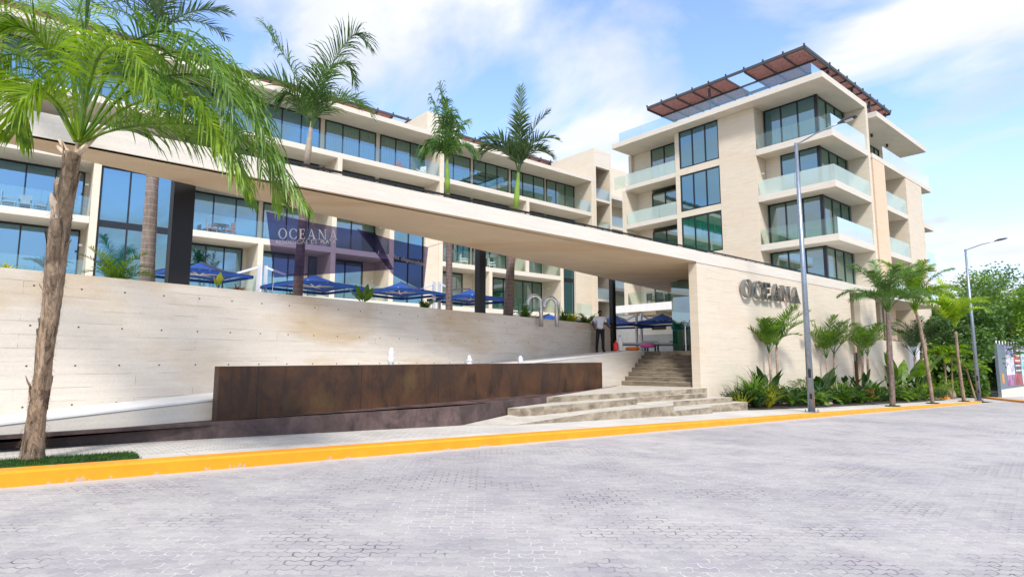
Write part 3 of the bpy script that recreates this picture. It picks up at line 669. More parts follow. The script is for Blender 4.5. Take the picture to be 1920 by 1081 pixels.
pergola('roof_pergola', 'red brown timber pergola on the roof between the tall palms and the blank stair block', [(28.5, 42, 42.3, 45.6, 'x')], 21.47, [(29, 45), (35.5, 45), (42, 45)], ((100, 101),))
# stair blocks
def block(lab, x0, x1, y0, y1, z1, opening):
    S = thing('stair_block', lab, 'stair tower', (x0, y0, 2))
    mb = Boxes(); mb.box(x0, x0+.3, y0, y1, 2, z1-.3); mb.box(x1-.2, x1, y0, y1, 2, z1-.3); mb.box(x0+.3, x1-.2, y1-.3, y1, 2, z1-.3); mb.build('wall', M['stone_plain'], S)
    mb = MB(); mb.box(x0-.003, x1+.003, y0-.003, y1, z1-.3, z1); mb.build('roof', M['stone_plain'], S)
    mb = Boxes()
    mb.box(x0+.3, x1-.2, y0+.004, y0+.4, opening, z1-.303)
    for z in (16.4, 13.3, 10.1, 6.9): mb.box(x0+.31, x1-.21, y0+.02, y1-.31, z-.22, z)
    mb.build('landing', M['slab'], S)
    for z in (16.4, 13.3, 10.1, 6.9): balus(S, [(x0+.32, y0+.06), (x1-.22, y0+.06)], z, 1.0)
    return S
block('blank cream stair block with open landings at the right end of the long building', 40.75, 43.25, 36.0, 41.7, 21.2, 19.5)
block('cream stair block rising above the roof between the two pergolas', 24.0, 26.8, 38.6, 46, 21.0, 18.2)
# link building between long block and tower
L_ = thing('link_building', 'low set back cream building seen in the gap between the long block and the tower', 'building', (44, 38, 2))
mb = Boxes(); mb.box(43.3, 56, 39.5, 46, 2, 21.6); mb.build('wall', M['stone_plain'], L_)
mb = Boxes(); mb.box(43.3, 56, 37.5, 39.49, 17.4, 17.75)
for z in (14.6, 11.5, 8.4, 5.3): mb.box(43.3, 56, 37.5, 39.49, z-.3, z)
mb.build('floor_slab', M['slab'], L_)
for z in (14.6, 11.5, 8.4, 5.3):
    window(L_, (43.6, 39.3), (1, 0), (0, -1), 3.4, z+.02, z+2.5, 2, 'pane_teal'); balus(L_, [(43.3, 37.56), (56, 37.56)], z, 1.0)

# ================================================================== tower on the right
T = thing('apartment_tower', 'cream five storey corner tower with cantilevered glass balconies and a roof pergola', 'building', (38.2, 14.0, 2))
XF, YR = 38.2, 14.0
mb = MB(); mb.box(37.2, 44.6, 14.0, 30.85, 18.8, 19.2); mb.build('roof', M['slab'], T)
# pilaster etc on the left face
mb = MB(); mb.box(XF, 43, 18.98, 21.72, 5.0, 18.79); mb.build('pilaster', M['stone'], T)
mb = Boxes(); mb.box(XF+.01, 39.9, 25.06, 25.42, 5.0, 18.79)
for z0, z1 in ((18.82, 18.79), (15.32, 15.82), (12.02, 12.48), (8.7, 9.1)):
    if z1 > z0: mb.box(XF+.02, 39.0, 21.72, 25.06, z0, z1)
mb.box(XF+.012, 43, 30.3, 30.66, 5.0, 15.3)     # end fin
mb.box(39.9, 44, 28.85, 30.7, 5.0, 18.79); mb.box(39.95, 44, 25.42, 26.2, 5.0, 18.79); mb.box(39.6, 44.3, 30.7, 31.0, 5.0, 18.79)
mb.build('wall', M['stone_plain'], T)
for z in (15.66, 12.38, 9.05):
    mb = Boxes(); mb.box(XF, 39.88, 25.43, 30.29, z-.34, z); mb.build('balcony_slab', M['slab'], T)
    balus(T, [(XF+.05, 25.45), (XF+.05, 30.2)], z-.03, 1.05, 'frost' if z > 12 else 'rail')
balus(T, [(XF+.05, 30.3), (XF+.05, 31.5)], 15.62, 1.05, 'rail')
# window stacks: three panes each
for z0, z1, g in ((15.83, 18.78, 'pane'), (12.49, 15.3, 'pane'), (9.1, 12.0, 'pane_teal'), (6.0, 8.7, 'pane_teal')):
    window(T, (XF+.1, 25.05), (0, -1), (-1, 0), 3.32, z0, z1, 3, g, .09, curtain=(0, 1) if z0 < 10 else False)
for z0, z1 in ((15.68, 18.78), (12.4, 15.0), (9.07, 11.8), (5.9, 8.5)):
    window(T, (39.85, 28.83), (0, -1), (-1, 0), 2.6, z0, z1, 2, 'pane_teal', .09)
# corner balconies
LV = [(15.7, 18.78, True), (12.42, 15.28, False), (9.05, 11.98, True), (5.85, 8.62, True)]
for k, (z0, z1, full) in enumerate(LV):
    if k < 3:
        mb = Boxes(); mb.box(XF, 44.2, YR, 18.97, z0-.42, z0); mb.build('balcony_slab', M['slab'], T)
        balus(T, [(XF+.06, 18.9), (XF+.06, YR+.07), (44.15, YR+.07)], z0-.03, 1.08, 'rail' if k in (0, 2) else 'frost', seg=2.4)
    y1 = 18.9 if full else 17.9
    window(T, (39.5, y1), (0, -1), (-1, 0), y1-15.4, z0+.01, z1, 3 if full else 2, 'pane' if k < 2 else 'pane_teal', .09, curtain=(0, .3) if k == 2 else False)
    window(T, (39.56, 15.35), (1, 0), (0, -1), 4.4, z0+.01, z1, 3, 'pane_teal', .10)
    mb = MB(); mb.box(39.40, 39.58, 15.25, 15.43, z0, z1); mb.build('corner_post', M['frame'], T)
    if not full:
        mb = MB(); mb.box(39.5, 42, 17.91, 18.96, z0, z1); mb.build('recess_wall', M['stone_plain'], T); lamp(T, 38.9, 18.95, z0+1.7, (0, -1))
mb = Boxes(); mb.box(44.2, 44.6, YR-.012, 20, 5.0, 18.79); mb.build('fin_wall', M['stone_plain'], T)
mb = Boxes(); mb.box(43.96, 44.19, 15.3, 19, 5.0, 18.79); mb.box(43.5, 43.7, 19, 30, 5.0, 18.79); mb.box(41.5, 43.5, 21.8, 22, 5, 18.79); mb.build('inner_wall', M['interior'], T)
# lower storeys seen under the canopy
mb = MB(); mb.box(38.2, 44, 14.2, 31.5, 5.3, 5.69); mb.build('lobby_ceiling', M['white'], T)
mb = MB(); mb.box(38.15, 38.19, 16, 31.6, 5.15, 5.75); mb.build('lobby_fascia', M['white'], T)
balus(T, [(38.24, 16), (38.24, 31.4)], 5.72, 1.0, 'rail')
mb = MB(); mb.box(42.8, 43, 14, 25.2, 1.7, 5.29); mb.build('lobby_back_wall', M['wood'], T)
mb = MB(); mb.box(42.6, 42.9, 25.2, 36, 1.7, 5.29); mb.build('service_wall', M['white'], T)
mb = Boxes(); mb.box(42.52, 42.59, 27.6, 29.2, 3.9, 4.25); mb.box(42.52, 42.59, 29.8, 31.2, 3.9, 4.25); mb.build('vent', M['black'], T)
mb = MB(); mb.box(42.54, 42.59, 28.2, 32.6, 1.8, 3.5); mb.build('garage_door', plain('grey door', (.42, .45, .48), .5), T)
# block 2 (further right)
U = thing('apartment_tower', 'cream tower wing with a peach pier and stacked recessed balconies, behind the street palms', 'building', (45, 14, 2))
mb = MB(); mb.box(46.5, 58.1, 14.0, 24, 18.8, 19.2); mb.build('roof', M['slab'], U)
mb = Boxes(); mb.box(44.62, 52.0, 16.6, 16.9, 15.7, 18.79); mb.build('wall', M['stone_plain'], U)
mb = MB(); mb.box(45.0, 47.3, 14.0, 17, -1.4, 15.34); mb.build('pier', M['peach'], U)
mb = Boxes(); mb.box(44.62, 44.98, 14.6, 20, -1.4, 15.34); mb.build('side_wall', M['stone_plain'], U)
mb = MB(); mb.box(51.9, 55.8, 14.01, 17, -1.4, 15.34); mb.build('pier', M['stone'], U)
mb = MB(); mb.box(47.3, 51.9, 16.4, 16.6, -1.4, 15.34); mb.build('recess_wall', M['stone_plain'], U)
mb = Boxes(); mb.box(44.95, 58.5, 13.985, 22, 15.35, 15.7); mb.build('balcony_slab', M['slab'], U)
for z in (12.38, 9.0, 5.8):
    mb = Boxes(); mb.box(47.31, 51.89, 14.02, 16.39, z-.35, z); mb.box(55.81, 58.6, 14.05, 17, z-.35, z); mb.build('balcony_slab', M['slab'], U)
    balus(U, [(47.35, 14.08), (51.85, 14.08)], z, 1.1, 'frost'); window(U, (47.9, 16.3), (1, 0), (0, -1), 3.4, z+.02, z+2.5, 3, 'pane_teal')
balus(U, [(47.4, 14.08), (58.4, 14.08)], 15.68, 1.1, 'rail'); balus(U, [(56, 14.12), (58.5, 14.12)], 9.0, 1.1, 'rail'); balus(U, [(56, 14.12), (58.5, 14.12)], 5.8, 1.1, 'rail')
window(U, (47.0, 16.45), (1, 0), (0, -1), 2.2, 15.72, 18.78, 2, 'pane_teal'); window(U, (49.4, 16.45), (1, 0), (0, -1), 5.0, 15.72, 18.78, 5, 'pane_teal')
mb = MB(); mb.box(54.5, 55.4, 16.4, 17, 15.7, 18.79); mb.build('end_wall', M['stone_plain'], U)
# tower roof terrace
mb = MB(); mb.box(38.9, 44.5, 15.6, 29.5, 19.21, 19.3); mb.build('roof_deck', M['slab'], T)
balus(T, [(37.9, 30.6), (37.9, 14.9), (44.4, 14.9)], 19.18, 1.1, 'railb', seg=2.2)
pergola('roof_pergola', 'red brown timber pergola wrapping the corner on top of the tower', [(37.85, 15.2, 41.6, 27.6, 'y'), (41.7, 15.2, 53.8, 18.6, 'x')], 21.55,
        [(41.4, 27.3), (41.4, 21), (38.4, 22.4), (42.2, 15.5), (46.5, 15.5), (50, 15.5), (53.4, 15.5)], ((19.6, 21.2),))
# glazed lobby screen beside the sign wall
G = thing('glass_screen', 'green tinted glass entrance screen with black posts at the top of the stairs', 'glass screen', (23.7, 15.5, 1.75))
mb = MB(); mb.box(23.7, 23.95, 15.55, 15.85, 1.75, 5.05); mb.build('post', M['frame'], G)
mb = MB(); mb.box(23.6, 23.615, 12.56, 16.15, 1.76, 5.0); mb.build('glass_panel', M['pane_teal'], G)
mb = MB(); mb.tube([(23.45, 15.35, 1.75), (23.45, 15.35, 2.9)], .04, 8); mb.build('pull_handle', M['chrome'], G)
# ================================================================== palms
UPZ = Vector((0, 0, 1))
def frond(mb, base, az, el0, L, droop, leaf, n=40, w=.03, hang=.55, start=.16, plume=.5, stem=.018, rng=random, fold=.35, twist=0.0, segs=3, spread=60, path=None):
    """one feather leaf: arching midrib with two rows of strap leaflets"""
    N = 22; p = Vector(base); pts = [p.copy()]; tans = []
    for i in range(N):
        t = (i+.5)/N; e = el0-droop*t**1.25; a = az+twist*t
        d = Vector((math.cos(a)*math.cos(e), math.sin(a)*math.cos(e), math.sin(e))); tans.append(d); p = p+d*(L/N); pts.append(p.copy())
    if path:
        K_ = [path[0]*2-path[1]]+list(path)+[path[-1]*2-path[-2]]; pts = []
        for i in range(N+1):
            x = i/N*(len(path)-1); j = min(len(path)-2, int(x)); f = x-j; a0, a1, a2, a3 = K_[j:j+4]
            pts.append(.5*((2*a1)+(a2-a0)*f+(2*a0-5*a1+4*a2-a3)*f*f+(3*a1-a0-3*a2+a3)*f**3))
        tans = [(pts[i+1]-pts[i]).normalized() for i in range(N)]
    tans.append(tans[-1]); mb.tube(pts, [stem*(1-.85*i/N) for i in range(N+1)], 5, False)
    for k in range(n):
        t = start+(1-start)*(k+.5)/n; x = t*N; i = min(N-1, int(x)); f = x-i
        P = pts[i].lerp(pts[i+1], f); T = tans[i]; S = T.cross(UPZ)
        if S.length < .05: S = Vector((math.sin(az), -math.cos(az), 0))
        S.normalize(); U = S.cross(T).normalized()
        ll = leaf*(.55+.45*math.sin(math.pi*min(1, .18+.82*((t-start)/(1-start)))**.8))*(1.0 if t < .9 else (1-(t-.9)*4))
        for sd in (-1, 1):
            sp = R(spread)*(1-.45*t)+rng.uniform(-.12, .12)
            roll = rng.uniform(-plume, plume)+fold
            d = (S*sd*math.sin(sp)*math.cos(roll)+U*math.sin(sp)*math.sin(roll)+T*math.cos(sp)).normalized()
            l = ll*rng.uniform(.82, 1.1); ww = w*rng.uniform(.8, 1.15); q = P.copy(); wd = T.cross(d)
            wd = (T-d*T.dot(d)).normalized(); prev = (q-wd*ww*.35, q+wd*ww*.35)
            for s in range(segs):
                q = q+d*(l/segs); d = (d-UPZ*(hang*(s+1)/segs)*rng.uniform(.7, 1.2)).normalized()
                wd = (T-d*T.dot(d)); wd = wd.normalized() if wd.length > .05 else Vector((1, 0, 0))
                h = ww*.5*(1.0 if s < segs-2 else (.75 if s == segs-2 else .08)); cur = (q-wd*h, q+wd*h)
                mb.quad(prev[0], prev[1], cur[1], cur[0]); prev = cur
    return pts
CR = YAW-math.pi/2           # plan angle of image-right
def mpx(d): return d/FPX*math.cos(PITCH)      # metres per pixel at depth d (near centre)
def depth_of(p): return (p-Vector((0, 0, CAMZ))).dot(cw)
def palm(label, pix, depth, widths, barkm, crown_px, fronds, leafm, leaf=.55, shaft=None, group=None, name='palm_tree', base=None, **kw):
    """pix: trunk centreline pixels from the foot up; widths in pixels"""
    pts = [atD(x, y, depth) for x, y in pix]
    if base is not None: pts[0] = base
    P = thing(name, label, 'palm', pts[0], group)
    widths = [w_/math.sqrt(1+((p_[0]-CX)/FPX)**2) for w_, p_ in zip(widths, pix)]; m = mpx(depth); mb = MB(); dense = []; rr = []
    for i in range(len(pts)-1):
        for k in range(8):
            f = k/8; dense.append(pts[i].lerp(pts[i+1], f)); rr.append((widths[i]*(1-f)+widths[i+1]*f)*m/2*(1+.03*math.sin(k*2.4+i)))
    dense.append(pts[-1]); rr.append(widths[-1]*m/2)
    mb.tube(dense, rr, 14); mb.build('trunk', barkm, P, smooth=True)
    hub = atD(*crown_px, depth)
    if shaft:
        mb = MB(); mb.tube([pts[-1]-Vector((0, 0, .02)), pts[-1].lerp(hub, .35), pts[-1].lerp(hub, .8), hub+(hub-pts[-1])*.15], [widths[-1]*m*.52, widths[-1]*m*.6, widths[-1]*m*.4, widths[-1]*m*.18], 12)
        mb.build('crownshaft', shaft, P, smooth=True)
    rng = random.Random(int(crown_px[0]*7+crown_px[1]))
    for (a, e, L, dr) in fronds:
        mb = MB(); az = CR+R(a)+rng.uniform(-.08, .08)
        frond(mb, hub+Vector((math.cos(az)*.04, math.sin(az)*.04, rng.uniform(-.06, .05))), az, R(e), L*rng.uniform(.93, 1.07), R(dr), leaf, rng=rng, twist=rng.uniform(-.25, .25), **kw)
        mb.build('frond', leafm, P)
    return P, pts, hub
# ---- front palm
hb = atWalk(60, 862); hd = depth_of(hb)
hero, hp, hh = palm('large leaning palm with flaking fibrous trunk in the grass strip by the kerb',
    [(60, 864), (66, 800), (78, 710), (88, 640), (98, 560), (104, 500), (112, 430), (122, 370), (131, 320), (138, 285)], hd, [52, 40, 33, 34, 39, 42, 42, 36, 33, 31], M['barkhero'], (140, 276),
    [],
    M['leafy'], leaf=.72, name='palm_tree', base=hb, n=84, w=.028, hang=.85, start=.2, stem=.024, plume=.55)
HF = [[(150,272,0),(205,246,-.1),(300,232,-.2),(400,240,-.3),(490,285,-.4),(568,385,-.5)], [(150,268,0),(230,150,0),(320,98,.1),(410,120,.2),(475,200,.3),(492,330,.3)],
 [(148,268,0),(210,120,-.3),(290,60,-.6),(360,80,-.9),(420,160,-1.1),(440,260,-1.2)], [(150,268,0),(220,190,.4),(300,165,.8),(380,200,1.1),(430,300,1.3)], [(145,265,0),(110,140,-.2),(60,60,-.4),(0,60,-.6),(-50,150,-.8)],
 [(140,265,0),(90,180,.3),(30,150,.6),(-40,190,.8),(-80,280,.9)], [(145,262,0),(130,120,.5),(90,20,.9),(20,-20,1.2),(-40,30,1.4)], [(150,262,0),(185,140,.7),(230,70,1.3),(290,60,1.8),(340,120,2.2)],
 [(150,265,0),(170,150,-.7),(200,90,-1.2),(250,100,-1.6),(300,190,-1.8)], [(145,268,0),(112,200,-.5),(75,170,-.8),(45,190,-1.0),(30,250,-1.0)], [(152,268,0),(240,200,-.5),(330,185,-.8),(400,235,-1.0),(450,340,-1.1)],
 [(150,262,0),(200,80,.2),(280,0,.3),(380,0,.4),(440,60,.5)], [(148,262,0),(140,110,.2),(150,10,.6),(200,-60,1.0),(270,-60,1.3)],
 [(152,270,0),(230,228,.3),(330,240,.5),(415,285,.5),(468,370,.5)], [(150,268,0),(250,165,-.2),(370,140,-.3),(450,190,-.4),(500,280,-.4),(528,380,-.3)], [(150,266,0),(190,200,-.6),(250,150,-1.0),(310,170,-1.3),(350,260,-1.3)], [(144,266,0),(100,170,.0),(50,110,.1),(0,110,.2),(-40,180,.3)]]
for k, pp in enumerate(HF):
    if k in (7, 11, 15): continue
    mb = MB(); frond(mb, hh, 0, 0, 3, 0, (.78 if k in (0, 1, 10, 13, 14) else .66), n=84, w=.022, hang=1.25, start=.2, stem=.02, plume=.45, segs=4, rng=random.Random(60+k), path=[atD(x, y, hd+z) for x, y, z in pp]); mb.build('frond', M['leafmid'] if k in (0, 1, 2, 3, 13, 14) else M['leafy'], hero)  # sunlit left put into leaf colour: most right-hand fronds get the darker leaf
mb = MB(); frond(mb, hh, 0, 0, 2, 0, .5, n=50, w=.02, hang=.08, spread=20, stem=.03, rng=random.Random(3), path=[atD(152, 266, hd), atD(158, 130, hd), atD(162, -30, hd+.1)]); mb.build('spear_leaf', M['leafd'], hero)
rng = random.Random(11); mpp = mpx(hd)
def trunk_at(y):
    for i in range(len(hp)-1):
        ya, yb = [864, 800, 710, 640, 560, 500, 430, 370, 320, 285][i:i+2]
        if yb <= y <= ya: return hp[i].lerp(hp[i+1], (ya-y)/(ya-yb)), [52, 40, 33, 34, 39, 42, 42, 36, 33, 31][i]*mpp/2*.8
    return hp[-1], .1
for k in range(24):        # old leaf bases clasping the trunk
    y = 770-20.5*k+rng.uniform(-8, 8); c, r = trunk_at(max(287, y)); a = (k*137.5+30) % 360; az = R(a)
    out = Vector((math.cos(az), math.sin(az), 0)); sd = Vector((-math.sin(az), math.cos(az), 0)); h = rng.uniform(.30, .52); w = r*rng.uniform(.85, 1.2)
    mb = MB(); rows = []
    for i in range(6):
        t = i/5; ww = w*(1-t)**.7+.012; oo = r*(.96+.05*t)+.05*t*t*rng.uniform(.2, 1.0); row = []
        for j in range(5):
            s = (j-2)/2; row.append(c+out*(oo*math.cos(s*.75*(ww/r)))+sd*(oo*math.sin(s*.85*(ww/r)))+UPZ*(h*t+.02*abs(s)))
        rows.append(row)
    for i in range(5):
        for j in range(4): mb.quad(rows[i][j], rows[i][j+1], rows[i+1][j+1], rows[i+1][j])
    mb.build('leaf_base', M['husk'] if k % 2 else M['barkhero'], hero, smooth=True)
mb = MB()
for k in range(1800):
    y = rng.uniform(288, 860); c, r = trunk_at(y); az = rng.uniform(0, 6.28); o = Vector((math.cos(az), math.sin(az), 0)); p = c+o*r*.98; d = (o*rng.uniform(.05, .5)+Vector((rng.uniform(-.6, .6), rng.uniform(-.6, .6), rng.uniform(-1, .6)))).normalized()*rng.uniform(.04, .13)
    s = Vector((-math.sin(az), math.cos(az), 0))*.004; mb.tri(p-s, p+s, p+d)
mb.build('fibre', M['fibre'], hero)
for (a, e, l) in ((178, 48, .28), (-8, 40, .5), (200, 30, .2)):      # cut stalks
    az = CR+R(a); b0 = trunk_at(296)[0]; d = Vector((math.cos(az)*math.cos(R(e)), math.sin(az)*math.cos(R(e)), math.sin(R(e)))); mb = MB()
    mb.tube([b0, b0+d*l*.5, b0+d*l+UPZ*.03], [.045, .03, .022], 7); mb.build('cut_stalk', M['husk'], hero)
# ---- tall ringed palms rising behind the canopy
G1 = 'ringed palms growing between the board-marked wall and the long building'
palm('thick ringed palm trunk directly left of the first black column', [(275, 545), (276, 500), (281, 420), (286, 335), (290, 180)], 13.2, [33, 30, 27, 24, 17], M['barkring'], (285, 70),
     [(10, 60, 2.0, 80), (60, 66, 2.0, 90), (120, 60, 2.0, 80), (170, 55, 2.0, 80), (215, 64, 1.9, 80), (270, 70, 1.9, 70), (320, 66, 2.0, 80), (100, 84, 2.0, 20), (0, 84, 1.8, 30)], M['leafb'], .5, M['stempale'], G1, n=44, w=.028, hang=.45)
P2 = palm('ringed palm seen through the purple mesh banner, with two long raised fronds', [(557, 575), (558, 548), (563, 470), (569, 395), (575, 308)], 17, [21, 20, 18, 16, 11], M['barkring_r'], (583, 238),
     [(172, 68, 2.6, 120), (60, 80, 2.8, 100), (300, 80, 2.5, 120), (230, 76, 2.4, 130), (-6, 66, 2.4, 130), (100, 84, 2.8, 80)], M['leafd'], .75, M['stempale'], G1, n=46, w=.036, hang=.5, start=.12)
for k, pp in enumerate(([(582,242,0),(566,180,0),(542,120,.1),(515,78,.1),(500,52,.2)], [(584,242,0),(604,170,0),(634,102,-.1),(666,66,-.1),(688,84,-.2)], [(583,240,0),(600,180,.4),(622,130,.6),(650,120,.8),(668,160,.9)], [(582,240,0),(560,196,-.3),(540,176,-.4),(524,196,-.5)])):
    mb = MB(); frond(mb, P2[2], 0, 0, 3, 0, .95 if k < 2 else .75, n=60, w=.034, hang=1.0, start=.14, plume=.4, rng=random.Random(80+k), path=[atD(x, y, 17+z) for x, y, z in pp]); mb.build('frond', M['leafd'], P2[0])
palm('slim palm with its bright fronds bunched and hanging, left of the second black column', [(842, 595), (842, 560), (842, 470), (841, 400), (839, 362)], 23, [14, 13, 12, 11, 9], M['barkring_r'], (838, 300),
     [(175, 86, 2.6, 22), (5, 84, 2.0, 40), (80, 88, 2.3, 20), (260, 86, 2.2, 30), (200, 88, 3.0, 8), (0, 80, 1.3, 150), (180, 80, 1.3, 150), (300, 88, 1.6, 20), (240, 80, 1.3, 150)], M['leafd'], .95, M['stemgreen'], G1, n=34, w=.05, hang=2.4, start=.05, spread=38)
palm('ringed palm with slim green crownshaft, right of the second black column', [(951, 605), (953, 585), (958, 487), (964, 430), (967, 394)], 22, [21, 19, 15, 12, 9], M['barkring_r'], (972, 322),
     [(178, 87, 2.0, 130), (150, 86, 2.3, 100), (4, 84, 2.6, 44), (30, 86, 2.0, 100), (80, 88, 3.3, 8), (270, 84, 2.4, 90), (220, 82, 2.2, 120), (320, 80, 2.2, 120), (188, 84, 2.0, 150), (350, 84, 1.9, 150)], M['leafb'], .62, M['stemgreen'], G1, n=40, w=.05, hang=.35, start=.14)
# ---- street palms on the right
G2 = 'young palms along the yellow kerb'
def street(label, pix, wd, hub, fr, lm, leaf, bark, **kw):
    b = atWalk(*pix[0]); s_ = 9.42/b.y; b = Vector((b.x*s_, 9.42, walkz(b.x*s_))); d = depth_of(b)
    r = palm(label, pix, d, wd, bark, hub, fr, lm, leaf, None, G2, base=b, **kw); pit((b.x, b.y), .6, .26); return r
QF = [(0, 62, 2.15, 105), (20, 76, 2.32, 120), (60, 70, 2.24, 110), (110, 74, 2.15, 115), (160, 72, 2.24, 110), (180, 62, 2.15, 100), (205, 76, 2.24, 130), (250, 72, 1.98, 120), (300, 78, 2.15, 130), (335, 70, 2.15, 110), (90, 86, 2.84, 40), (10, 84, 2.75, 66), (172, 84, 2.75, 66), (220, 82, 2.58, 75), (320, 82, 2.58, 80), (140, 86, 2.67, 50), (40, 86, 2.67, 54), (265, 86, 2.49, 60)]
street('stout dark-trunked young palm on the kerb, first right of the near lamp post', [(1674, 767), (1673, 730), (1668, 660), (1666, 610), (1665, 585)], [12, 11, 12, 10, 9], (1665, 585), QF, M['leafd'], .56, M['barkdark'], n=50, w=.03, hang=1.1, start=.36, stem=.02)
street('leaning young palm with pale brown trunk, middle of the three right of the lamp', [(1749, 759), (1744, 720), (1734, 660), (1724, 605), (1718, 585)], [8, 8, 8, 7, 6], (1717, 585), [(a, e+5, L*1.15, d) for a, e, L, d in QF], M['leafy'], .58, M['barkthin'], n=50, w=.034, hang=1.1, start=.36, stem=.022)
street('small yellow-green feathery palm just left of the far lamp post', [(1808, 756), (1803, 720), (1796, 665), (1792, 622)], [8, 7, 6, 6], (1791, 612), [(a, min(85, e+16), L*1.15, d*.8) for a, e, L, d in QF[:11]] + [(180, 56, 3.2, 60), (0, 60, 2.8, 90), (90, 84, 3.0, 60), (200, 80, 3.0, 90)], M['leaflime'], .62, M['barkthin'], n=36, w=.05, hang=.5, start=.15, stem=.022)
# ---- clustered garden palms against the sign wall
G3 = 'clustered garden palms against the cream wall'
def cluster(label, stems, Yp, L=1.0, lm='leafmid', leafl=.34, thick=6):
    c0 = atY(stems[0][0], 720, Yp); P = thing('garden_palm', label, 'palm', (c0.x, Yp, walkz(c0.x)), G3)
    for (bx_, by_, hx, hy, s) in stems:
        a = atY(bx_, by_, Yp); h = atY(hx, hy, Yp+random.uniform(-.15, .1)); a.z = min(a.z, walkz(a.x)+.05); m = mpx(depth_of(a))
        mb = MB(); mb.tube([a, a.lerp(h, .5)+Vector((.03, 0, 0)), h], [thick*m/2, thick*m/2*.8, thick*m/2*.8], 8); mb.build('stem', M['barkthin'], P, smooth=True)
        rng = random.Random(int(hx))
        for k in range(8):
            mb = MB(); az = CR+R(k*45+rng.uniform(-12, 12)); e = rng.choice((62, 72, 82))
            frond(mb, h, az, R(e), L*s*rng.uniform(1.3, 1.7), R(rng.uniform(50, 85)), leafl*s*1.35, n=30, w=.05, hang=.3, start=.22, plume=.3, stem=.016, rng=rng, segs=2)
            mb.build('frond', M[lm], P)
    return P
cluster('twin-stemmed garden palm under the steel letters', [(1447, 745, 1442, 662, 1.0), (1458, 745, 1456, 650, 1.15)], 11.75, 1.15)
cluster('tall twin-stemmed garden palm just right of the near lamp post', [(1556, 752, 1550, 672, 1.2), (1564, 752, 1564, 665, 1.25)], 11.7, 1.25)
cluster('twin-stemmed garden palm below the dark door gap', [(1618, 748, 1617, 668, 1.2), (1628, 748, 1627, 668, 1.1)], 11.7, 1.4)
cluster('dark garden palm against the white end of the garden wall', [(1719, 740, 1715, 668, 1.1), (1728, 740, 1727, 660, 1.2)], 11.6, 1.6, 'leafdk')
# ================================================================== garden plants
def strap(label, p, h, n, lm, spread=1.0, w=.035, name='strap_leaf_plant', cat='plant', group=None, par=None, droop=1.0, seed=1):
    rng = random.Random(seed+int(p[0]*91)); mb = MB()
    for k in range(n):
        az = rng.uniform(0, 6.283); e = R(rng.uniform(50, 86)); L = (h*1.3 if p[2] < 2 else h)*rng.uniform(.75, 1.25); q = Vector(p)+Vector((math.cos(az), math.sin(az), 0))*.05; d = Vector((math.cos(az)*math.cos(e), math.sin(az)*math.cos(e), math.sin(e)))
        S = Vector((-math.sin(az), math.cos(az), 0)); ww = w*rng.uniform(.7, 1.2); prev = (q-S*ww*.4, q+S*ww*.4)
        for s in range(5):
            q = q+d*(L/5); d = (d+Vector((math.cos(az), math.sin(az), -.55*droop))*(.13*(s+1))*spread).normalized()
            h2 = ww*(.5, .55, .45, .3, .03)[s]; cur = (q-S*h2, q+S*h2); mb.quad(prev[0], prev[1], cur[1], cur[0]); prev = cur
    o = mb.build(name, lm, origin=p); tag(o, label, cat, group); return o
def paddle(label, p, h, n, lm, lw=.22, ll=.55, name='broad_leaf_plant', cat='plant', group=None, seed=1, el=(55, 85)):
    rng = random.Random(seed+int(p[0]*57)); root = thing(name, label, cat, p, group); st_, lf = MB(), MB()
    for k in range(n):
        az = k*2.4+rng.uniform(-.3, .3); e = R(rng.uniform(*el)); d = Vector((math.cos(az)*math.cos(e), math.sin(az)*math.cos(e), math.sin(e)))
        L = h*rng.uniform(.35, .75); q = Vector(p)+d*L; st_.tube([p, Vector(p)+d*L*.5, q], [.018, .014, .01], 5, False)
        S = Vector((-math.sin(az), math.cos(az), 0)); l = ll*rng.uniform(.8, 1.2); W = lw*rng.uniform(.8, 1.15); U = S.cross(d)
        rows = []
        for s in range(8):
            t = s/7; ww = W*math.sin(math.pi*(.06+.94*t)**.75)*.5; c = q+d*(l*t)+Vector((math.cos(az), math.sin(az), -.6))*(l*.28*t*t)
            rows.append((c-S*ww+U*ww*.35, c, c+S*ww+U*ww*.35))
        for s in range(7):
            for j in (0, 1): lf.quad(rows[s][j], rows[s][j+1], rows[s+1][j+1], rows[s+1][j])
    st_.build('stalk', M['leafg'], root); lf.build('foliage', lm, root, smooth=True); return root
def fern(label, p, h, n, lm, name='fern', cat='plant', group=None, seed=1, leaf=.16, w=.03, el=(35, 80)):
    rng = random.Random(seed+int(p[0]*31)); mb = MB()
    for k in range(n):
        frond(mb, p, rng.uniform(0, 6.283), R(rng.uniform(*el)), (h*1.3 if p[2] < 2 else h)*rng.uniform(.8, 1.3), R(rng.uniform(50, 95)), leaf*rng.uniform(.8, 1.2), n=15, w=w, hang=.2, start=.15, plume=.25, stem=.008, rng=rng, segs=2)
    o = mb.build(name, lm, origin=p); tag(o, label, cat, group); return o
HS = 1.3
def bed(px, Yp): 
    p = atY(px, 740, Yp); return Vector((p.x, Yp, walkz(p.x)+.04))
S_, Pd, Fn = strap, paddle, fern
S_('dark purple spiky plant beside the top right end of the lowest steps', bed(1383, 11.5), .75, 34, M['leafdk'], .5, .03)
S_('small yellow spiky plant next to the dark spiky one by the steps', bed(1392, 11.2), .55, 40, M['leafyel'], .8, .028)
S_('low dark green tuft touching the right end of the steps', bed(1372, 11.75), .5, 60, M['leafdk'], 1, .035)
S_('big arching bright green strap-leaved clump below the first letters', bed(1413, 11.3), 1.15, 120, M['leafg'], .9, .045)
S_('yellow-striped strap-leaved clump low at the front edge of the bed, left of the near lamp', bed(1440, 11.0), .8, 90, M['leafyel'], .9, .03)
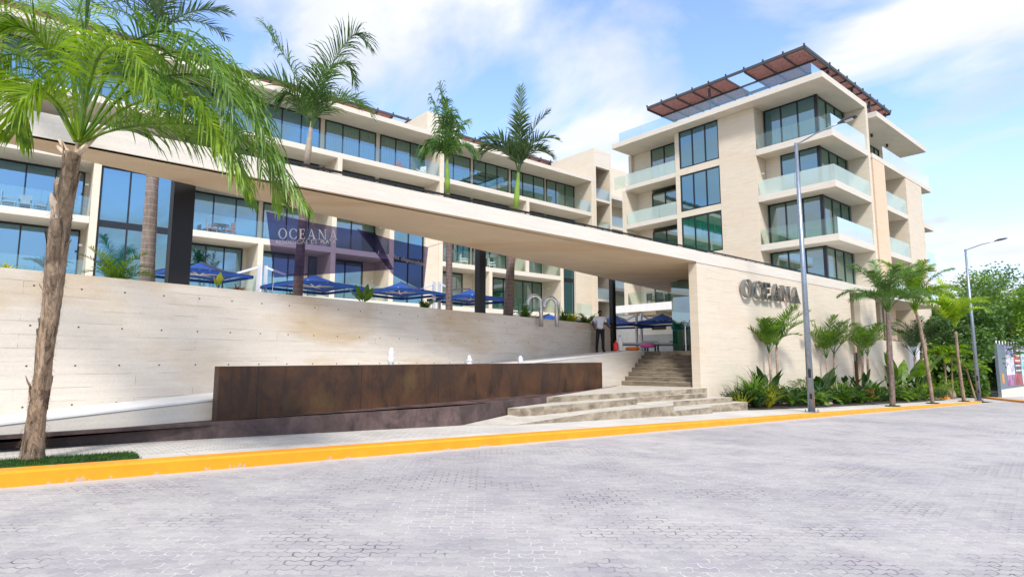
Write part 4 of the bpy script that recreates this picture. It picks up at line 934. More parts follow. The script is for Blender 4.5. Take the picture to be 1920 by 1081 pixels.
S_('dark green fine-leaved clump at the front corner of the bed near the steps', bed(1420, 10.9), .5, 110, M['leafdk'], 1.1, .03)
Pd('dark vase-shaped broad-leaved plant at the foot of the twin palm under the letters', bed(1438, 11.8), 1.3, 12, M['leafdk'], .32, .8, el=(62, 85))
Fn('fan of bright green palm-like leaves between the letters palm and the near lamp', bed(1487, 11.5), 1.35, 13, M['leafg'], 'young_palm', leaf=.34, w=.05)
Fn('low fern clump at the front of the bed just left of the near lamp', bed(1482, 10.95), .7, 22, M['leafg'])
Fn('dark low fern in the middle of the bed behind the near lamp', bed(1508, 11.2), .75, 24, M['leafdk'])
S_('grey-green agave-like rosette directly right of the near lamp', bed(1536, 11.2), .85, 60, M['leafdk'], .5, .06)
Fn('bright fern at the bed edge right of the near lamp', bed(1530, 10.8), .6, 24, M['leafg'])
S_('variegated spiky plant at the foot of the tall twin palm right of the lamp', bed(1574, 11.4), 1.0, 80, M['leafg'], .6, .05)
S_('pale green grassy mound in front of the tall twin palm', bed(1582, 10.8), .75, 120, M['leafg'], 1.1, .03)
Pd('dark glossy many-leaved shrub against the wall left of the door gap', bed(1590, 11.8), 1.5, 26, M['leafdk'], .2, .3, 'glossy_shrub', el=(40, 88))
Pd('upright dark paddle-leaved plant below the dark door gap', bed(1622, 11.5), 1.4, 11, M['leafdk'], .28, .75)
Fn('bright green ground fern between the grassy mound and the stout street palm', bed(1612, 10.8), .6, 26, M['leafg'])
Pd('low bright heart-leaved plant behind the grassy mound', bed(1600, 11.1), .8, 20, M['leafg'], .24, .3, el=(30, 80))
Pd('bushy green shrub left of the stout street palm', bed(1640, 11.2), 1.05, 26, M['leafg'], .2, .3, 'leafy_shrub', el=(30, 85))
Fn('yellow-green ginger clump behind the stout street palm', bed(1664, 11.2), 1.2, 16, M['leafyel'] if False else M['leafy'], leaf=.26, w=.05)
Pd('tall banana plant with huge upright leaves right of the stout street palm', bed(1690, 11.5), 2.5, 7, M['leafg'], .55, 1.7, 'banana_plant', el=(60, 86))
Pd('banana plant with one wide bright leaf arching over, beside the leaning palm', bed(1712, 11.2), 2.6, 6, M['leafg'], .7, 1.5, 'banana_plant', el=(45, 75), seed=4)
Pd('dark green paddle-leaved clump at the white wall end', bed(1724, 11.3), 1.7, 12, M['leafdk'], .35, .7)
Fn('low bright fern between the banana plants and the kerb', bed(1700, 10.7), .9, 24, M['leafg'])
Fn('tall bright fern clump directly behind the foot of the leaning palm', bed(1752, 11.2), 1.4, 20, M['leafy'], leaf=.25, w=.05)
Fn('dark fern clump right of the leaning palm foot', bed(1768, 11.4), 1.2, 22, M['leafg'], leaf=.22)
Pd('leafy green shrub low in front of the banana plants', bed(1718, 10.7), 1.1, 26, M['leafg'], .26, .35, 'leafy_shrub', el=(30, 80))
Pd('large dark elephant-ear plant halfway between the near lamp and the tall twin palm', bed(1545, 11.6), 1.5, 9, M['leafdk'], .45, .75, seed=7)
Fn('tall bright palm-like fern against the wall right of the near lamp', bed(1530, 11.8), 1.2, 14, M['leafg'], leaf=.3, w=.05)
Pd('reddish-green bushy croton in front of the dark paddle-leaved plant', bed(1632, 10.9), .7, 22, M['leafred'], .12, .28, 'croton', el=(35, 85))
S_('dark spiky cordyline behind the big strap-leaved clump', bed(1424, 11.8), 1.15, 50, M['leafdk'], .5, .05)
S_('bright yellow-green spiky clump left of the leaning palm', bed(1735, 10.9), .9, 90, M['leafy'], .8, .05)
Pd('dark large-leaved shrub between the stout street palm and the banana plants', bed(1680, 11.8), 1.5, 18, M['leafdk'], .3, .45, 'leafy_shrub', el=(45, 85))
# small ground cover filling between the named plants: nobody could count it
mb = MB(); rng = random.Random(5)
for k in range(620):
    X_ = rng.uniform(20.7, 44); Y_ = rng.uniform(10.75, 12.0); p = Vector((X_, Y_, walkz(X_)+.04)); h = rng.uniform(.2, .75)
    for j in range(16):
        az = rng.uniform(0, 6.28); e = R(rng.uniform(25, 80)); d = Vector((math.cos(az)*math.cos(e), math.sin(az)*math.cos(e), math.sin(e))); S = Vector((-math.sin(az), math.cos(az), 0)); q = p+d*h; l = rng.uniform(.10, .2); w = l*.35
        mb.quad(q-d*l*.5, q-S*w, q+d*l*.5-UPZ*.04, q+S*w)
tag(mb.build('ground_cover', M['leafdk']), kind='stuff')
# rocks by the curved kerb
def rock(label, c, s, seed):
    rng = random.Random(seed); bm = bmesh.new(); bmesh.ops.create_icosphere(bm, subdivisions=3, radius=1)
    ph = [Vector((rng.uniform(-1, 1), rng.uniform(-1, 1), rng.uniform(-1, 1))).normalized() for _ in range(9)]; cuts = [rng.uniform(.55, .85) for _ in ph]
    for v in bm.verts:
        for n_, c_ in zip(ph, cuts):
            d = v.co.dot(n_)-c_
            if d > 0: v.co -= n_*d
        v.co = Vector((v.co.x*s[0], v.co.y*s[1], v.co.z*s[2]))
    me = bpy.data.meshes.new('boulder'); bm.to_mesh(me); bm.free(); me.materials.append(M['rock']); o = bpy.data.objects.new('boulder', me); scene.collection.objects.link(o); o.location = c; tag(o, label, 'rock')
M['rock'] = plain('tan rock', (.42, .34, .25), .9, 0, .4, 5)
p = atWalk(1782, 745); rock('tan boulder beside the curved yellow kerb at the end of the planting', (p.x, p.y+.2, p.z+.35), (.85, .6, .6), 2)
p = bed(1552, 10.75); rock('small flat tan stone at the bed edge right of the near lamp', (p.x, p.y, p.z+.05), (.3, .18, .1), 5)

# ---- plants along the top of the board-marked wall
def topw(px, off_=-.7, z=2.86):
    p = on_plane(px, 560, WN, WK-off_); return Vector((p.x, p.y, z))
Fn('bright green arching palm bush on the wall top left of the thick ringed trunk', topw(212), .85, 14, M['leafy'], 'palm_bush', leaf=.2, w=.03, el=(30, 75))
Pd('bright yellow-green upright leaf pair on the wall top between the black column and orange bromeliad', topw(408, -.5), .32, 3, M['leafyel'], .14, .3, el=(82, 89))
S_('orange and dark red bromeliad on the wall top', topw(445, -.5), .27, 60, M['leafred'], .9, .035, 'bromeliad')
S_('low light green leaves around the foot of the ringed palm behind the purple banner', topw(545, -.6), .25, 70, M['leafg'], 1.2, .04)
Pd('bright green broad upturned leaves on the wall top right of the ringed palm', topw(682, -.5), .4, 5, M['leafg'], .22, .5, el=(55, 80))
Fn('small dark palm bush on the wall top beside the slim palm', topw(797, -.8), .55, 10, M['leafd'], 'palm_bush', leaf=.2, w=.03)
Fn('green palm bush on the wall top right of the palm with green crownshaft', topw(985, -.9), .8, 12, M['leafd'], 'palm_bush', leaf=.25, w=.035)
S_('yellow-green croton on the wall top next to the steel pipes', topw(1070, -.7), .62, 90, M['leafyel'], .8, .05, 'croton')
S_('spiky green plant left of the yellow croton', topw(1056, -.7), .75, 50, M['leafg'], .5, .04)
Fn('fan-leaved green bush between the croton and the man', topw(1100, -.9), .75, 14, M['leafg'], 'palm_bush', leaf=.24, w=.04)
Fn('pale green fern on the wall top directly behind the man', topw(1128, -.8), .5, 14, M['leafg'])
S_('tiny red and yellow plant on the wall top at the left edge of the picture', topw(8, -.5), .25, 40, M['leafyel'], 1, .03)

# ================================================================== broadleaf trees
def tree(label, c, trunk_h, rx, ry, rz, n, lm, leafsz, seed, group='broadleaf trees beyond the planting'):
    rng = random.Random(seed); root = thing('broadleaf_tree', label, 'tree', c, group); mb = MB(); c = Vector(c); top = c+UPZ*trunk_h
    mb.tube([c-UPZ*.3, c+UPZ*trunk_h*.5+Vector((.1, .1, 0)), top], [.28, .22, .17], 9)
    ends = []
    for k in range(7):
        az = k*.9+rng.uniform(-.3, .3); e = top+Vector((math.cos(az)*rx*.6, math.sin(az)*ry*.6, rz*rng.uniform(.2, 1.1))); mb.tube([top-UPZ*.3, top.lerp(e, .5)+UPZ*.3, e], [.13, .08, .03], 6); ends.append(e)
    mb.build('trunk', M['barkdark'], root); lf = MB(); cl = []
    cc = top+UPZ*rz*.55
    for k in range(46):
        while True:
            v = Vector((rng.uniform(-1, 1), rng.uniform(-1, 1), rng.uniform(-.8, 1)))
            if .45 < v.length < 1: break
        cl.append((cc+Vector((v.x*rx, v.y*ry, v.z*rz)), rng.uniform(.16, .34)*min(rx, rz)))
    per = n//46; leafsz *= .8
    for q, r in cl:
        for j in range(per):
            v = Vector((rng.gauss(0, 1), rng.gauss(0, 1), rng.gauss(0, .7))).normalized()*r*rng.uniform(.5, 1.15); p = q+v
            a = Vector((rng.uniform(-1, 1), rng.uniform(-1, 1), rng.uniform(-.6, .6))).normalized(); b = a.cross(Vector((rng.uniform(-1, 1), rng.uniform(-1, 1), rng.uniform(-1, 1)))).normalized(); s = leafsz*rng.uniform(.6, 1.3)
            lf.quad(p-a*s, p-b*s*.45, p+a*s, p+b*s*.45)
    lf.build('crown', lm, root)
gzz = lambda X: roadz(min(70, X))
for (px, py_top, d, rx, lm, lab, seed, sz) in (
    (1775, 560, 52, 4.2, 'treedark', 'dark evergreen tree filling the gap beyond the leaning street palm', 1, .22),
    (1838, 520, 64, 5.4, 'treeleaf', 'bright leafy tree directly behind the far lamp post', 2, .20),
    (1768, 590, 46, 2.6, 'treedark', 'low dark tree behind the small yellow-green street palm', 3, .18),
    (1890, 508, 68, 6.4, 'treegrey', 'tall grey-green tree with dark twiggy top above the hoarding', 4, .26),
    (1868, 575, 62, 4.6, 'treeleaf', 'bright green tree low against the left edge of the hoarding', 5, .20),
    (1925, 540, 70, 5.6, 'treegrey', 'grey-green tree cut by the right edge of the picture', 6, .26),
    (1968, 545, 66, 5.0, 'treeleaf', 'leafy tree just outside the right edge, behind the hoarding', 7, .26),
    (1745, 600, 58, 4.0, 'treedark', 'dark tree far back in the shade beyond the garden wall opening', 8, .22)):
    p = atD(px, py_top, d); p2 = Vector((p.x, p.y, gzz(p.x))); H = p.z-p2.z; rz = min(H*.42, rx*1.0)
    tree(lab, p2, H-rz*1.5, rx, rx, rz, 13000, M[lm], sz, seed)
# understory: dense dark thicket under the trees
mb = MB(); rng = random.Random(9)
for k in range(9000):
    px = rng.uniform(1735, 1990); d = rng.uniform(43, 58) if px < 1850 else rng.uniform(62, 72); p = atD(px, 700, d); z = gzz(p.x)+rng.uniform(0, 3.4)*rng.random()**.5
    a = Vector((rng.uniform(-1, 1), rng.uniform(-1, 1), rng.uniform(-.6, .6))).normalized(); b = a.cross(UPZ).normalized(); s = rng.uniform(.15, .35); q = Vector((p.x, p.y, z)); mb.quad(q-a*s, q-b*s*.5, q+a*s, q+b*s*.5)
tag(mb.build('undergrowth', M['treedark']), kind='stuff')
mb = MB()
for k in range(5200):
    px = rng.uniform(1765, 1856); p = atWalk(px, 744); d = rng.uniform(.4, 4); u_ = (p-Vector((0, 0, p.z))).normalized(); q = p+u_*d; q.z = walkz(p.x)+rng.uniform(.1, 1.15)
    a = Vector((rng.uniform(-1, 1), rng.uniform(-1, 1), rng.uniform(-.6, .6))).normalized(); b = a.cross(UPZ).normalized(); s = rng.uniform(.10, .2); mb.quad(q-a*s, q-b*s*.5, q+a*s, q+b*s*.5)
tag(mb.build('hedge', M['leafg']), 'low bright green hedge along the curved yellow kerb, left of the hoarding', 'hedge')
for k, (px, hx, hy, lab) in enumerate(((1775, 1771, 672, 'slim bright green sapling palm left of the small street palm'), (1786, 1784, 664, 'slim bright sapling palm directly left of the small street palm trunk'), (1828, 1812, 690, 'slim bright sapling palm right of the small street palm trunk'))):
    p = atD(px, 738, 40); h = atD(hx, hy, 40); P = thing('sapling_palm', lab, 'palm', (p.x, p.y, walkz(p.x)), 'slim sapling palms at the end of the planting'); mb = MB(); mb.tube([Vector((p.x, p.y, walkz(p.x))), h], [.06, .05], 7); mb.build('stem', M['barkthin'], P)
    for j in range(9):
        mb = MB(); frond(mb, h, CR+j*.7, R(rng.uniform(20, 60)), 1.35, R(70), .5, n=16, w=.11, hang=.4, start=.2, rng=rng, segs=2); mb.build('frond', M['leafy'], P)
# trees across the street, behind the camera: seen only mirrored in the windows
for k in range(6):
    tree('street tree on the far side of the road, number %d from the left, mirrored in the windows' % (k+1) if False else 'dark tree across the road, mirrored in the lower windows', (-12+k*9.5, -21-3*(k % 2), 0), 2.2, 4.2, 3, 2.6+.5*(k % 3), 1400, M['treedark'], .5, 40+k, 'trees across the road')
# ================================================================== lettering
def ell(cx, cy, rx, ry, rx2, ry2, a0, a1, n):
    out = []
    for k in range(n):
        t0 = R(a0+(a1-a0)*k/n); t1 = R(a0+(a1-a0)*(k+1)/n)
        out.append([(cx+rx*math.cos(t0), cy+ry*math.sin(t0)), (cx+rx*math.cos(t1), cy+ry*math.sin(t1)), (cx+rx2*math.cos(t1), cy+ry2*math.sin(t1)), (cx+rx2*math.cos(t0), cy+ry2*math.sin(t0))])
    return out
def rc(x0, y0, x1, y1): return [(x0, y0), (x1, y0), (x1, y1), (x0, y1)]
def glyph(c):
    if c == 'O': return .92, ell(.46, .5, .46, .52, .31, .47, 0, 360, 36)
    if c == 'C': return .84, ell(.46, .5, .46, .52, .31, .47, 42, 318, 28)+[[(.74, .70), (.80, .70), (.82, .95), (.76, .86)], [(.74, .2), (.79, .3), (.82, .3), (.80, .14)]]
    if c == 'E': return .70, [rc(.08, 0, .25, 1), rc(0, 0, .08, .045), rc(0, .955, .08, 1), rc(.25, .94, .60, 1), rc(.25, 0, .62, .06), rc(.25, .48, .50, .54), [(.56, .94), (.60, .94), (.63, .74), (.59, .74)], [(.58, .06), (.62, .06), (.68, .27), (.63, .27)], rc(.47, .54, .51, .64), rc(.47, .38, .51, .48)]
    if c == 'A': return .92, [[(.10, .045), (.15, .045), (.45, .93), (.42, 1.0)], [(.42, 1.02), (.48, 1.02), (.85, .045), (.66, .045)], rc(.24, .32, .62, .37), rc(0, 0, .26, .043), rc(.56, 0, .95, .043)]
    if c == 'N': return .98, [rc(.12, .045, .17, .955), rc(.78, 0, .83, .955), [(.06, 1), (.24, 1), (.80, .0), (.76, .0)], rc(.0, .957, .06, 1), rc(.0, 0, .30, .043), rc(.66, .957, .95, 1)]
    return .4, []
def letter_mesh(polys, org, ux, uy, un, sx, sy, depth):
    mb = MB(); org, ux, uy, un = Vector(org), Vector(ux), Vector(uy), Vector(un)
    for k, pl in enumerate(polys):
        dz = .0015*(k % 5); n = len(pl); i = len(mb.v)
        for d in (0, depth+dz):
            for (x, y) in pl: mb.v.append(tuple(org+ux*(x*sx)+uy*(y*sy)+un*d))
        mb.f.append(tuple(i+j for j in reversed(range(n)))); mb.f.append(tuple(i+n+j for j in range(n)))
        for j in range(n): mb.f.append((i+j, i+(j+1) % n, i+n+(j+1) % n, i+n+j))
    return mb
sg = thing('wall_sign', 'OCEANA in big brushed steel serif letters on the cream entrance wall', 'sign', (22, 12.2, 4))
YL = 11.98; xa = atY(1394, 540, YL).x; xb = atY(1501.5, 560, YL).x; zt = atY(1400, 523, YL).z; zb = atY(1402, 556, YL).z
word = 'OCEANA'; tot = sum(glyph(c)[0] for c in word)+.06*5; sx = (xb-xa)/tot; cur = xa
for c in word:
    w_, pl = glyph(c); letter_mesh(pl, (cur, 12.13, zb), (1, 0, 0), (0, 0, 1), (0, -1, 0), sx, zt-zb, .15).build('letter', M['steel'] if 'steel' in M else M['chrome'], sg); cur += (w_+.06)*sx
mb = MB()
for k in range(12): x = xa+.25+k*(xb-xa-.4)/11; z = zb+(.1 if k % 2 else .9)*(zt-zb); mb.tube([(x, 12.2, z), (x, 12.12, z)], .015, 6)
mb.build('standoff', M['chrome'], sg)
# ================================================================== purple mesh banner
def m_mesh():
    t = NT('purple mesh'); tr = t.node('ShaderNodeBsdfTransparent'); tr.inputs[0].default_value = (.36, .32, .52, 1)
    ms = t.node('ShaderNodeMixShader'); ms.inputs[0].default_value = .40
    t.fin((.012, .010, .035), .9); t.lk(tr.outputs[0], ms.inputs[1]); t.lk(t.b.outputs[0], ms.inputs[2]); t.lk(ms.outputs[0], t.out.inputs[0]); return t.m
M['mesh'] = m_mesh()
bn = thing('mesh_banner', 'see-through purple mesh banner reading OCEANA, strung between the palms', 'banner', atD(600, 470, 16.2))
def sheet(tl, tr_, br, bl, d0, d1, nx, ny, sag):
    mb = MB(); g = []
    for j in range(ny+1):
        row = []
        for i in range(nx+1):
            u, v = i/nx, j/ny
            x = (tl[0]*(1-u)+tr_[0]*u)*(1-v)+(bl[0]*(1-u)+br[0]*u)*v; y = (tl[1]*(1-u)+tr_[1]*u)*(1-v)+(bl[1]*(1-u)+br[1]*u)*v+sag*math.sin(math.pi*u)*(1-v)
            row.append(atD(x, y, d0*(1-u)+d1*u+.10*math.sin(u*9+v*2)))
        g.append(row)
    for j in range(ny):
        for i in range(nx): mb.quad(g[j][i], g[j+1][i], g[j+1][i+1], g[j][i+1])
    return mb
sheet((499, 396), (704, 436), (738, 505), (514, 520), 15.9, 16.4, 18, 6, 4).build('mesh_panel', M['mesh'], bn, smooth=True)
sheet((668, 428), (803, 463), (794, 546), (738, 516), 16.45, 17.0, 12, 6, 3).build('mesh_panel', M['mesh'], bn, smooth=True)
mb = MB(); mb.tube([atD(514, 520, 15.95), atD(510, 548, 16)], .008, 5); mb.tube([atD(803, 463, 17), atD(830, 455, 17.5)], .008, 5); mb.tube([atD(712, 500, 16.4), atD(738, 514, 16.6)], .01, 5); mb.build('rope', M['alu'], bn)
def flat_frame(p0, p1, d0, d1):
    a, b = atD(*p0, d0), atD(*p1, d1); ux = (b-a); L = ux.length; ux.normalize(); un = (Vector((0, 0, CAMZ))-a); un = (un-ux*un.dot(ux)).normalized(); uy = un.cross(ux).normalized()
    return a, ux, (uy if uy.z > 0 else -uy), un, L
M['print'] = plain('pale print', (.34, .33, .36), .8)
a, ux, uy, un, L = flat_frame((522, 447), (638, 450), 15.66, 15.9); cur = 0; sx = L/tot*.98
for c in word:
    w_, pl = glyph(c); letter_mesh(pl, a+ux*cur, ux, uy, un, sx*.86, .27, .004).build('letter', M['print'], bn); cur += (w_+.06)*sx
def text(body, a, ux, uy, un, L, parent, name='lettering', mat='print'):
    cu_ = bpy.data.curves.new('t', 'FONT'); cu_.body = body; cu_.size = 1; o = bpy.data.objects.new('t', cu_); scene.collection.objects.link(o)
    bpy.context.view_layer.update(); me = bpy.data.meshes.new_from_object(o.evaluated_get(bpy.context.evaluated_depsgraph_get())); bpy.data.objects.remove(o)
    xs_ = [v.co.x for v in me.vertices]; s = L/(max(xs_)-min(xs_)); org = Vector(a)-parent_world(parent)
    for v in me.vertices: v.co = org+ux*((v.co.x-min(xs_))*s)+uy*(v.co.y*s)+un*.01
    me.materials.clear(); me.materials.append(M[mat]); ob = bpy.data.objects.new(name, me); scene.collection.objects.link(ob); ob.parent = parent; return ob
a2, ux2, uy2, un2, L2 = flat_frame((518, 457), (630, 456), 15.72, 15.95); text('RESIDENCIAS  DE  PLAYA', a2, ux2, uy2, un2, L2, bn)
a3, ux3, uy3, un3, L3 = flat_frame((708, 477), (798, 499), 16.35, 16.75); text('Unidades disponibles', a3, ux3, uy3, un3, L3, bn)

# ================================================================== cantilever umbrellas
def umbrella(label, peak, depth, half, group, rise=.42):
    c = atD(*peak, depth); fl_ = 2.2 if peak[0] < 1100 else 1.75
    P = thing('cantilever_umbrella', label, 'umbrella', (c.x, c.y, fl_), group); ang = WA
    ex = Vector((math.cos(ang), math.sin(ang), 0)); ey = Vector((-math.sin(ang), math.cos(ang), 0)); mb = MB(); cor = [c+(ex*sx_+ey*sy_)*half-UPZ*rise for sx_, sy_ in ((-1, -1), (1, -1), (1, 1), (-1, 1))]
    for k in range(4):
        a, b = cor[k], cor[(k+1) % 4]; N = 5; rows = []
        for i in range(N+1):
            t = i/N; l = c.lerp(a, t)-UPZ*(.10*math.sin(math.pi*t)); r = c.lerp(b, t)-UPZ*(.10*math.sin(math.pi*t)); rows.append([l.lerp(r, s/4)+UPZ*(.05*t*math.sin(math.pi*s/4)) for s in range(5)])
        for i in range(N):
            for s in range(4): mb.quad(rows[i][s], rows[i+1][s], rows[i+1][s+1], rows[i][s+1])
        mb.quad(a, b, b-UPZ*.10, a-UPZ*.10)
    mb.build('canopy', M['blue'], P)
    hub = c-UPZ*.42; mb = MB(); mb.tube([c-UPZ*.04, hub], .03, 8); mb.build('hub', M['alu'], P)
    for k in range(8):
        e = cor[k//2] if k % 2 == 0 else (cor[k//2]+cor[(k//2+1) % 4])/2; m_ = c.lerp(e, .62)-UPZ*.08; mb = MB(); mb.bar(hub, m_, .035); mb.build('rib', M['alu'], P)
    return P, c
def mast(P, px, ytop, depth, c, fl_):
    t = atD(px, ytop, depth); mb = MB(); mb.box(t.x-.05, t.x+.05, t.y-.05, t.y+.05, fl_, t.z); mb.build('mast', M['alu'], P)
    mb = MB(); d = (c-t); e = t+d*.42; e.z = t.z-.32; mb.bar(t-UPZ*.06, e, .07); mb.build('arm', M['alu'], P)
    mb = MB(); mb.bar(e, c+UPZ*.02, .05); mb.build('arm_strut', M['grate'], P)
UG = 'blue umbrellas on the raised terrace'
for (lab, pk, d, hf, mx, mt) in (('blue umbrella directly right of the first black column', (375, 492), 20, 1.55, 486, 497), ('blue umbrella behind the ringed palm below the purple banner', (590, 515), 20.6, 1.6, 499, 498),
        ('blue umbrella in the middle of the terrace, left of the slim palm', (750, 529), 23, 1.6, 814, 528), ('blue umbrella behind the second black column', (882, 542), 24, 1.55, 824, 528)):
    P, c = umbrella(lab, pk, d, hf*.8, UG); mast(P, mx, mt, d, c, 2.2)
P, c = umbrella('low blue umbrella just showing over the wall beside the steel pipes', (1030, 589), 27, 1.5, UG, .4); mast(P, 971, 584, 26, c, 2.2)
P, c = umbrella('blue umbrella at lobby level partly hidden by the third black column', (1150, 592), 30, 1.5, 'blue umbrellas at lobby level', .5); mast(P, 1193, 588, 30, c, 1.75)
P, c = umbrella('blue umbrella at lobby level left of the glass screen', (1243, 589), 31, 1.5, 'blue umbrellas at lobby level', .45); mast(P, 1202, 588, 31, c, 1.75)

# ================================================================== street lamps
def street_lamp(label, px, Yb, H, arm, group):
    p = atY(px, 770, Yb); z0 = walkz(p.x); P = thing('street_lamp', label, 'street lamp', (p.x, Yb, z0), group); arm = 1.55
    mb = MB(); mb.tube([(p.x, Yb, z0+.03), (p.x, Yb, z0+H)], [.118, .058], 12); mb.build('pole', M['galv'], P, smooth=True)
    mb = MB(); mb.box(p.x-.2, p.x+.2, Yb-.2, Yb+.2, z0-.02, z0+.03)
    mb.build('base_plate', M['galv'], P)
    for sx_ in (-.15, .15):
        for sy_ in (-.15, .15): mb = MB(); mb.tube([(p.x+sx_, Yb+sy_, z0+.02), (p.x+sx_, Yb+sy_, z0+.11)], .014, 6); mb.build('bolt', M['grate'], P)
    for zc, h in ((1.35, .30), (.55, .16)):
        d = Vector((-p.x, -Yb, 0)).normalized(); r = .118-.06*zc/H; q = Vector((p.x, Yb, z0+zc))+d*(r-.015); s = Vector((-d.y, d.x, 0)); mb = MB(); mb.obox(q-s*.045-UPZ*h/2, s*.09, d*.02, UPZ*h); mb.build('hatch', M['black'], P)
    a = Vector((p.x, Yb, z0+H-.08)); e = a+Vector((0, -arm, arm*.24)); mb = MB(); mb.tube([a-Vector((0, -.08, .02)), a+Vector((0, -.1, .04)), a.lerp(e, .5)+UPZ*.06, e], .028, 8); mb.build('arm', M['galv'], P, smooth=True)
    mb = MB(); L = .62; f = Vector((0, -1, .16)).normalized(); up = Vector((0, .16, 1)).normalized(); rows = []
    for t, w_, h in ((0, .035, .04), (.2, .07, .055), (.35, .15, .07), (.75, .16, .05), (1, .11, .02)):
        q = e-f*.08+f*(L*t); sx_ = Vector((1, 0, 0)); rows.append([q-sx_*w_-up*h*.4, q+sx_*w_-up*h*.4, q+sx_*w_*.7+up*h, q-sx_*w_*.7+up*h])
    for i in range(4):
        for j in range(4): mb.quad(rows[i][j], rows[i][(j+1) % 4], rows[i+1][(j+1) % 4], rows[i+1][j])
    mb.quad(*rows[0][::-1]); mb.quad(*rows[-1]); mb.build('lamp_head', M['grate'], P)
    mb = MB(); q = e-f*.08+f*(L*.58)-up*.035; mb.obox(q-f*.12-Vector((.1, 0, 0)), f*.26, (.2, 0, 0), -up*.012); mb.build('lens', M['white'], P)
    return P
street_lamp('tall galvanised street lamp standing near, in front of the entrance wall', 1522, 9.22, 9.8, 2.0, 'street lamps along the kerb')
street_lamp('far street lamp at the end of the kerb, in front of the trees', 1838, 9.3, 9.35, 2.0, 'street lamps along the kerb')

# ================================================================== terrace pipes, furniture
for px, xe, yt, lab in ((1014, 990, 553, 'left one of two steel hooked vent pipes above the wall'), (1043, 1021, 557, 'right one of two steel hooked vent pipes above the wall')):
    d = 22; r = (px-xe)/2; b = atD(px+1, 612, d); pts = [b, atD(px, yt+14, d)]
    for k in range(1, 9): an = math.pi*k/8; pts.append(atD(px-r+r*math.cos(an), yt+14-13*math.sin(an), d))
    pts.append(atD(xe-.5, yt+19, d)); mb = MB(); mb.tube(pts, .075, 12); tag(mb.build('vent_pipe', M['chrome'], origin=b, smooth=True), lab, 'pipe', 'hooked steel vent pipes')
def chair(label, x, y, z, rot, mat, group):
    P = thing('balcony_chair', label, 'chair', (x, y, z), group); c, s = math.cos(rot), math.sin(rot)
    def B_(name, x0, x1, y0, y1, z0, z1):
        mb = MB(); mb.obox((x+x0*c-y0*s, y+x0*s+y0*c, z+z0), ((x1-x0)*c, (x1-x0)*s, 0), (-(y1-y0)*s, (y1-y0)*c, 0), (0, 0, z1-z0)); mb.build(name, M[mat], P)
    B_('seat', -.26, .26, -.26, .26, .40, .45); B_('backrest', -.26, .26, .27, .31, .38, .95)
    for sx_ in (-.24, .21):
        for sy_ in (-.24, .24): B_('leg', sx_, sx_+.03, sy_, sy_+.03, 0, .399)
        B_('armrest', sx_-.02, sx_+.05, -.24, .25, .62, .65)
def table(label, x, y, z, mat, group=None):
    P = thing('balcony_table', label, 'table', (x, y, z), group); mb = MB(); mb.tube([(x, y, z+.71), (x, y, z+.74)], .5, 20); mb.build('tabletop', M[mat], P)
    for k in range(4): a_ = k*1.57+.78; mb = MB(); mb.bar((x+.1*math.cos(a_), y+.1*math.sin(a_), z+.70), (x+.38*math.cos(a_), y+.38*math.sin(a_), z), .035); mb.build('leg', M[mat], P)
CG = 'chairs on the balconies of the long building'
def bx_at(px, Yv=37.2): return atY(px, 430, Yv).x
for (px, z, rot, mat, lab) in ((398, 8.55, 1.4, 'wood', 'brown chair left of the round table on the second balcony from the black column'), (428, 8.55, -1.4, 'wood', 'brown chair right of the round table above the blue umbrella'),
        (12, 8.55, 1.5, 'galv', 'grey chair at the left picture edge on the upper left balcony'), (42, 8.55, 0, 'galv', 'grey chair in the middle of the upper left balcony'), (72, 8.55, -1.5, 'galv', 'grey chair beside the leaning palm trunk on the left balcony'),
        (870, 8.55, 1.2, 'white', 'white chair left of the second black column, second floor balcony'), (922, 8.55, 1.2, 'white', 'white chair right of the second black column, second floor balcony'),
        (750, 14.9, .3, 'wood', 'brown chair on the top balcony left of the slim palm'), (787, 14.9, -1.2, 'white', 'white chair on the top balcony left of the slim palm')):
    chair(lab, bx_at(px), 37.2, z, rot, mat, CG)
table('dark round table between two brown chairs above the first umbrella', bx_at(413), 37.3, 8.55, 'grate')
for px, lab in ((1222, 'dark chair on the white lobby balcony, left'), (1243, 'dark chair on the white lobby balcony, right')):
    p = atX(px, 566, 39.4); chair(lab, 39.4, p.y, 5.7, 1.57, 'grate', 'chairs on the white lobby balcony')
for px, lab in ((1200, 'white sun lounger on the lobby terrace behind the twin posts'), (1250, 'white sun lounger on the lobby terrace beside the glass screen')):
    p = atD(px, 655, 28); P = thing('sun_lounger', lab, 'sun lounger', (p.x, p.y, 1.75), 'sun loungers on the lobby terrace'); e = cr_*.95; f = fh*.6
    o = Vector((p.x, p.y, 1.75))-e; mb = MB(); mb.obox(o+UPZ*.33, e*2, f, UPZ*.09); mb.build('mattress', M['white'], P); mb = MB(); mb.obox(o+e*1.15+UPZ*.45, e*.8, f, UPZ*.07); mb.build('backrest', M['white'], P)
    for i in (0.05, 1.9):
        for j in (0, .9): mb = MB(); q = o+e*i+f*j; mb.box(q.x-.03, q.x+.03, q.y-.03, q.y+.03, 1.75, 2.08); mb.build('leg', M['grate'], P)
    mb = MB(); mb.obox(o+UPZ*.29, e*2, f, UPZ*.035); mb.build('frame', M['grate'], P)
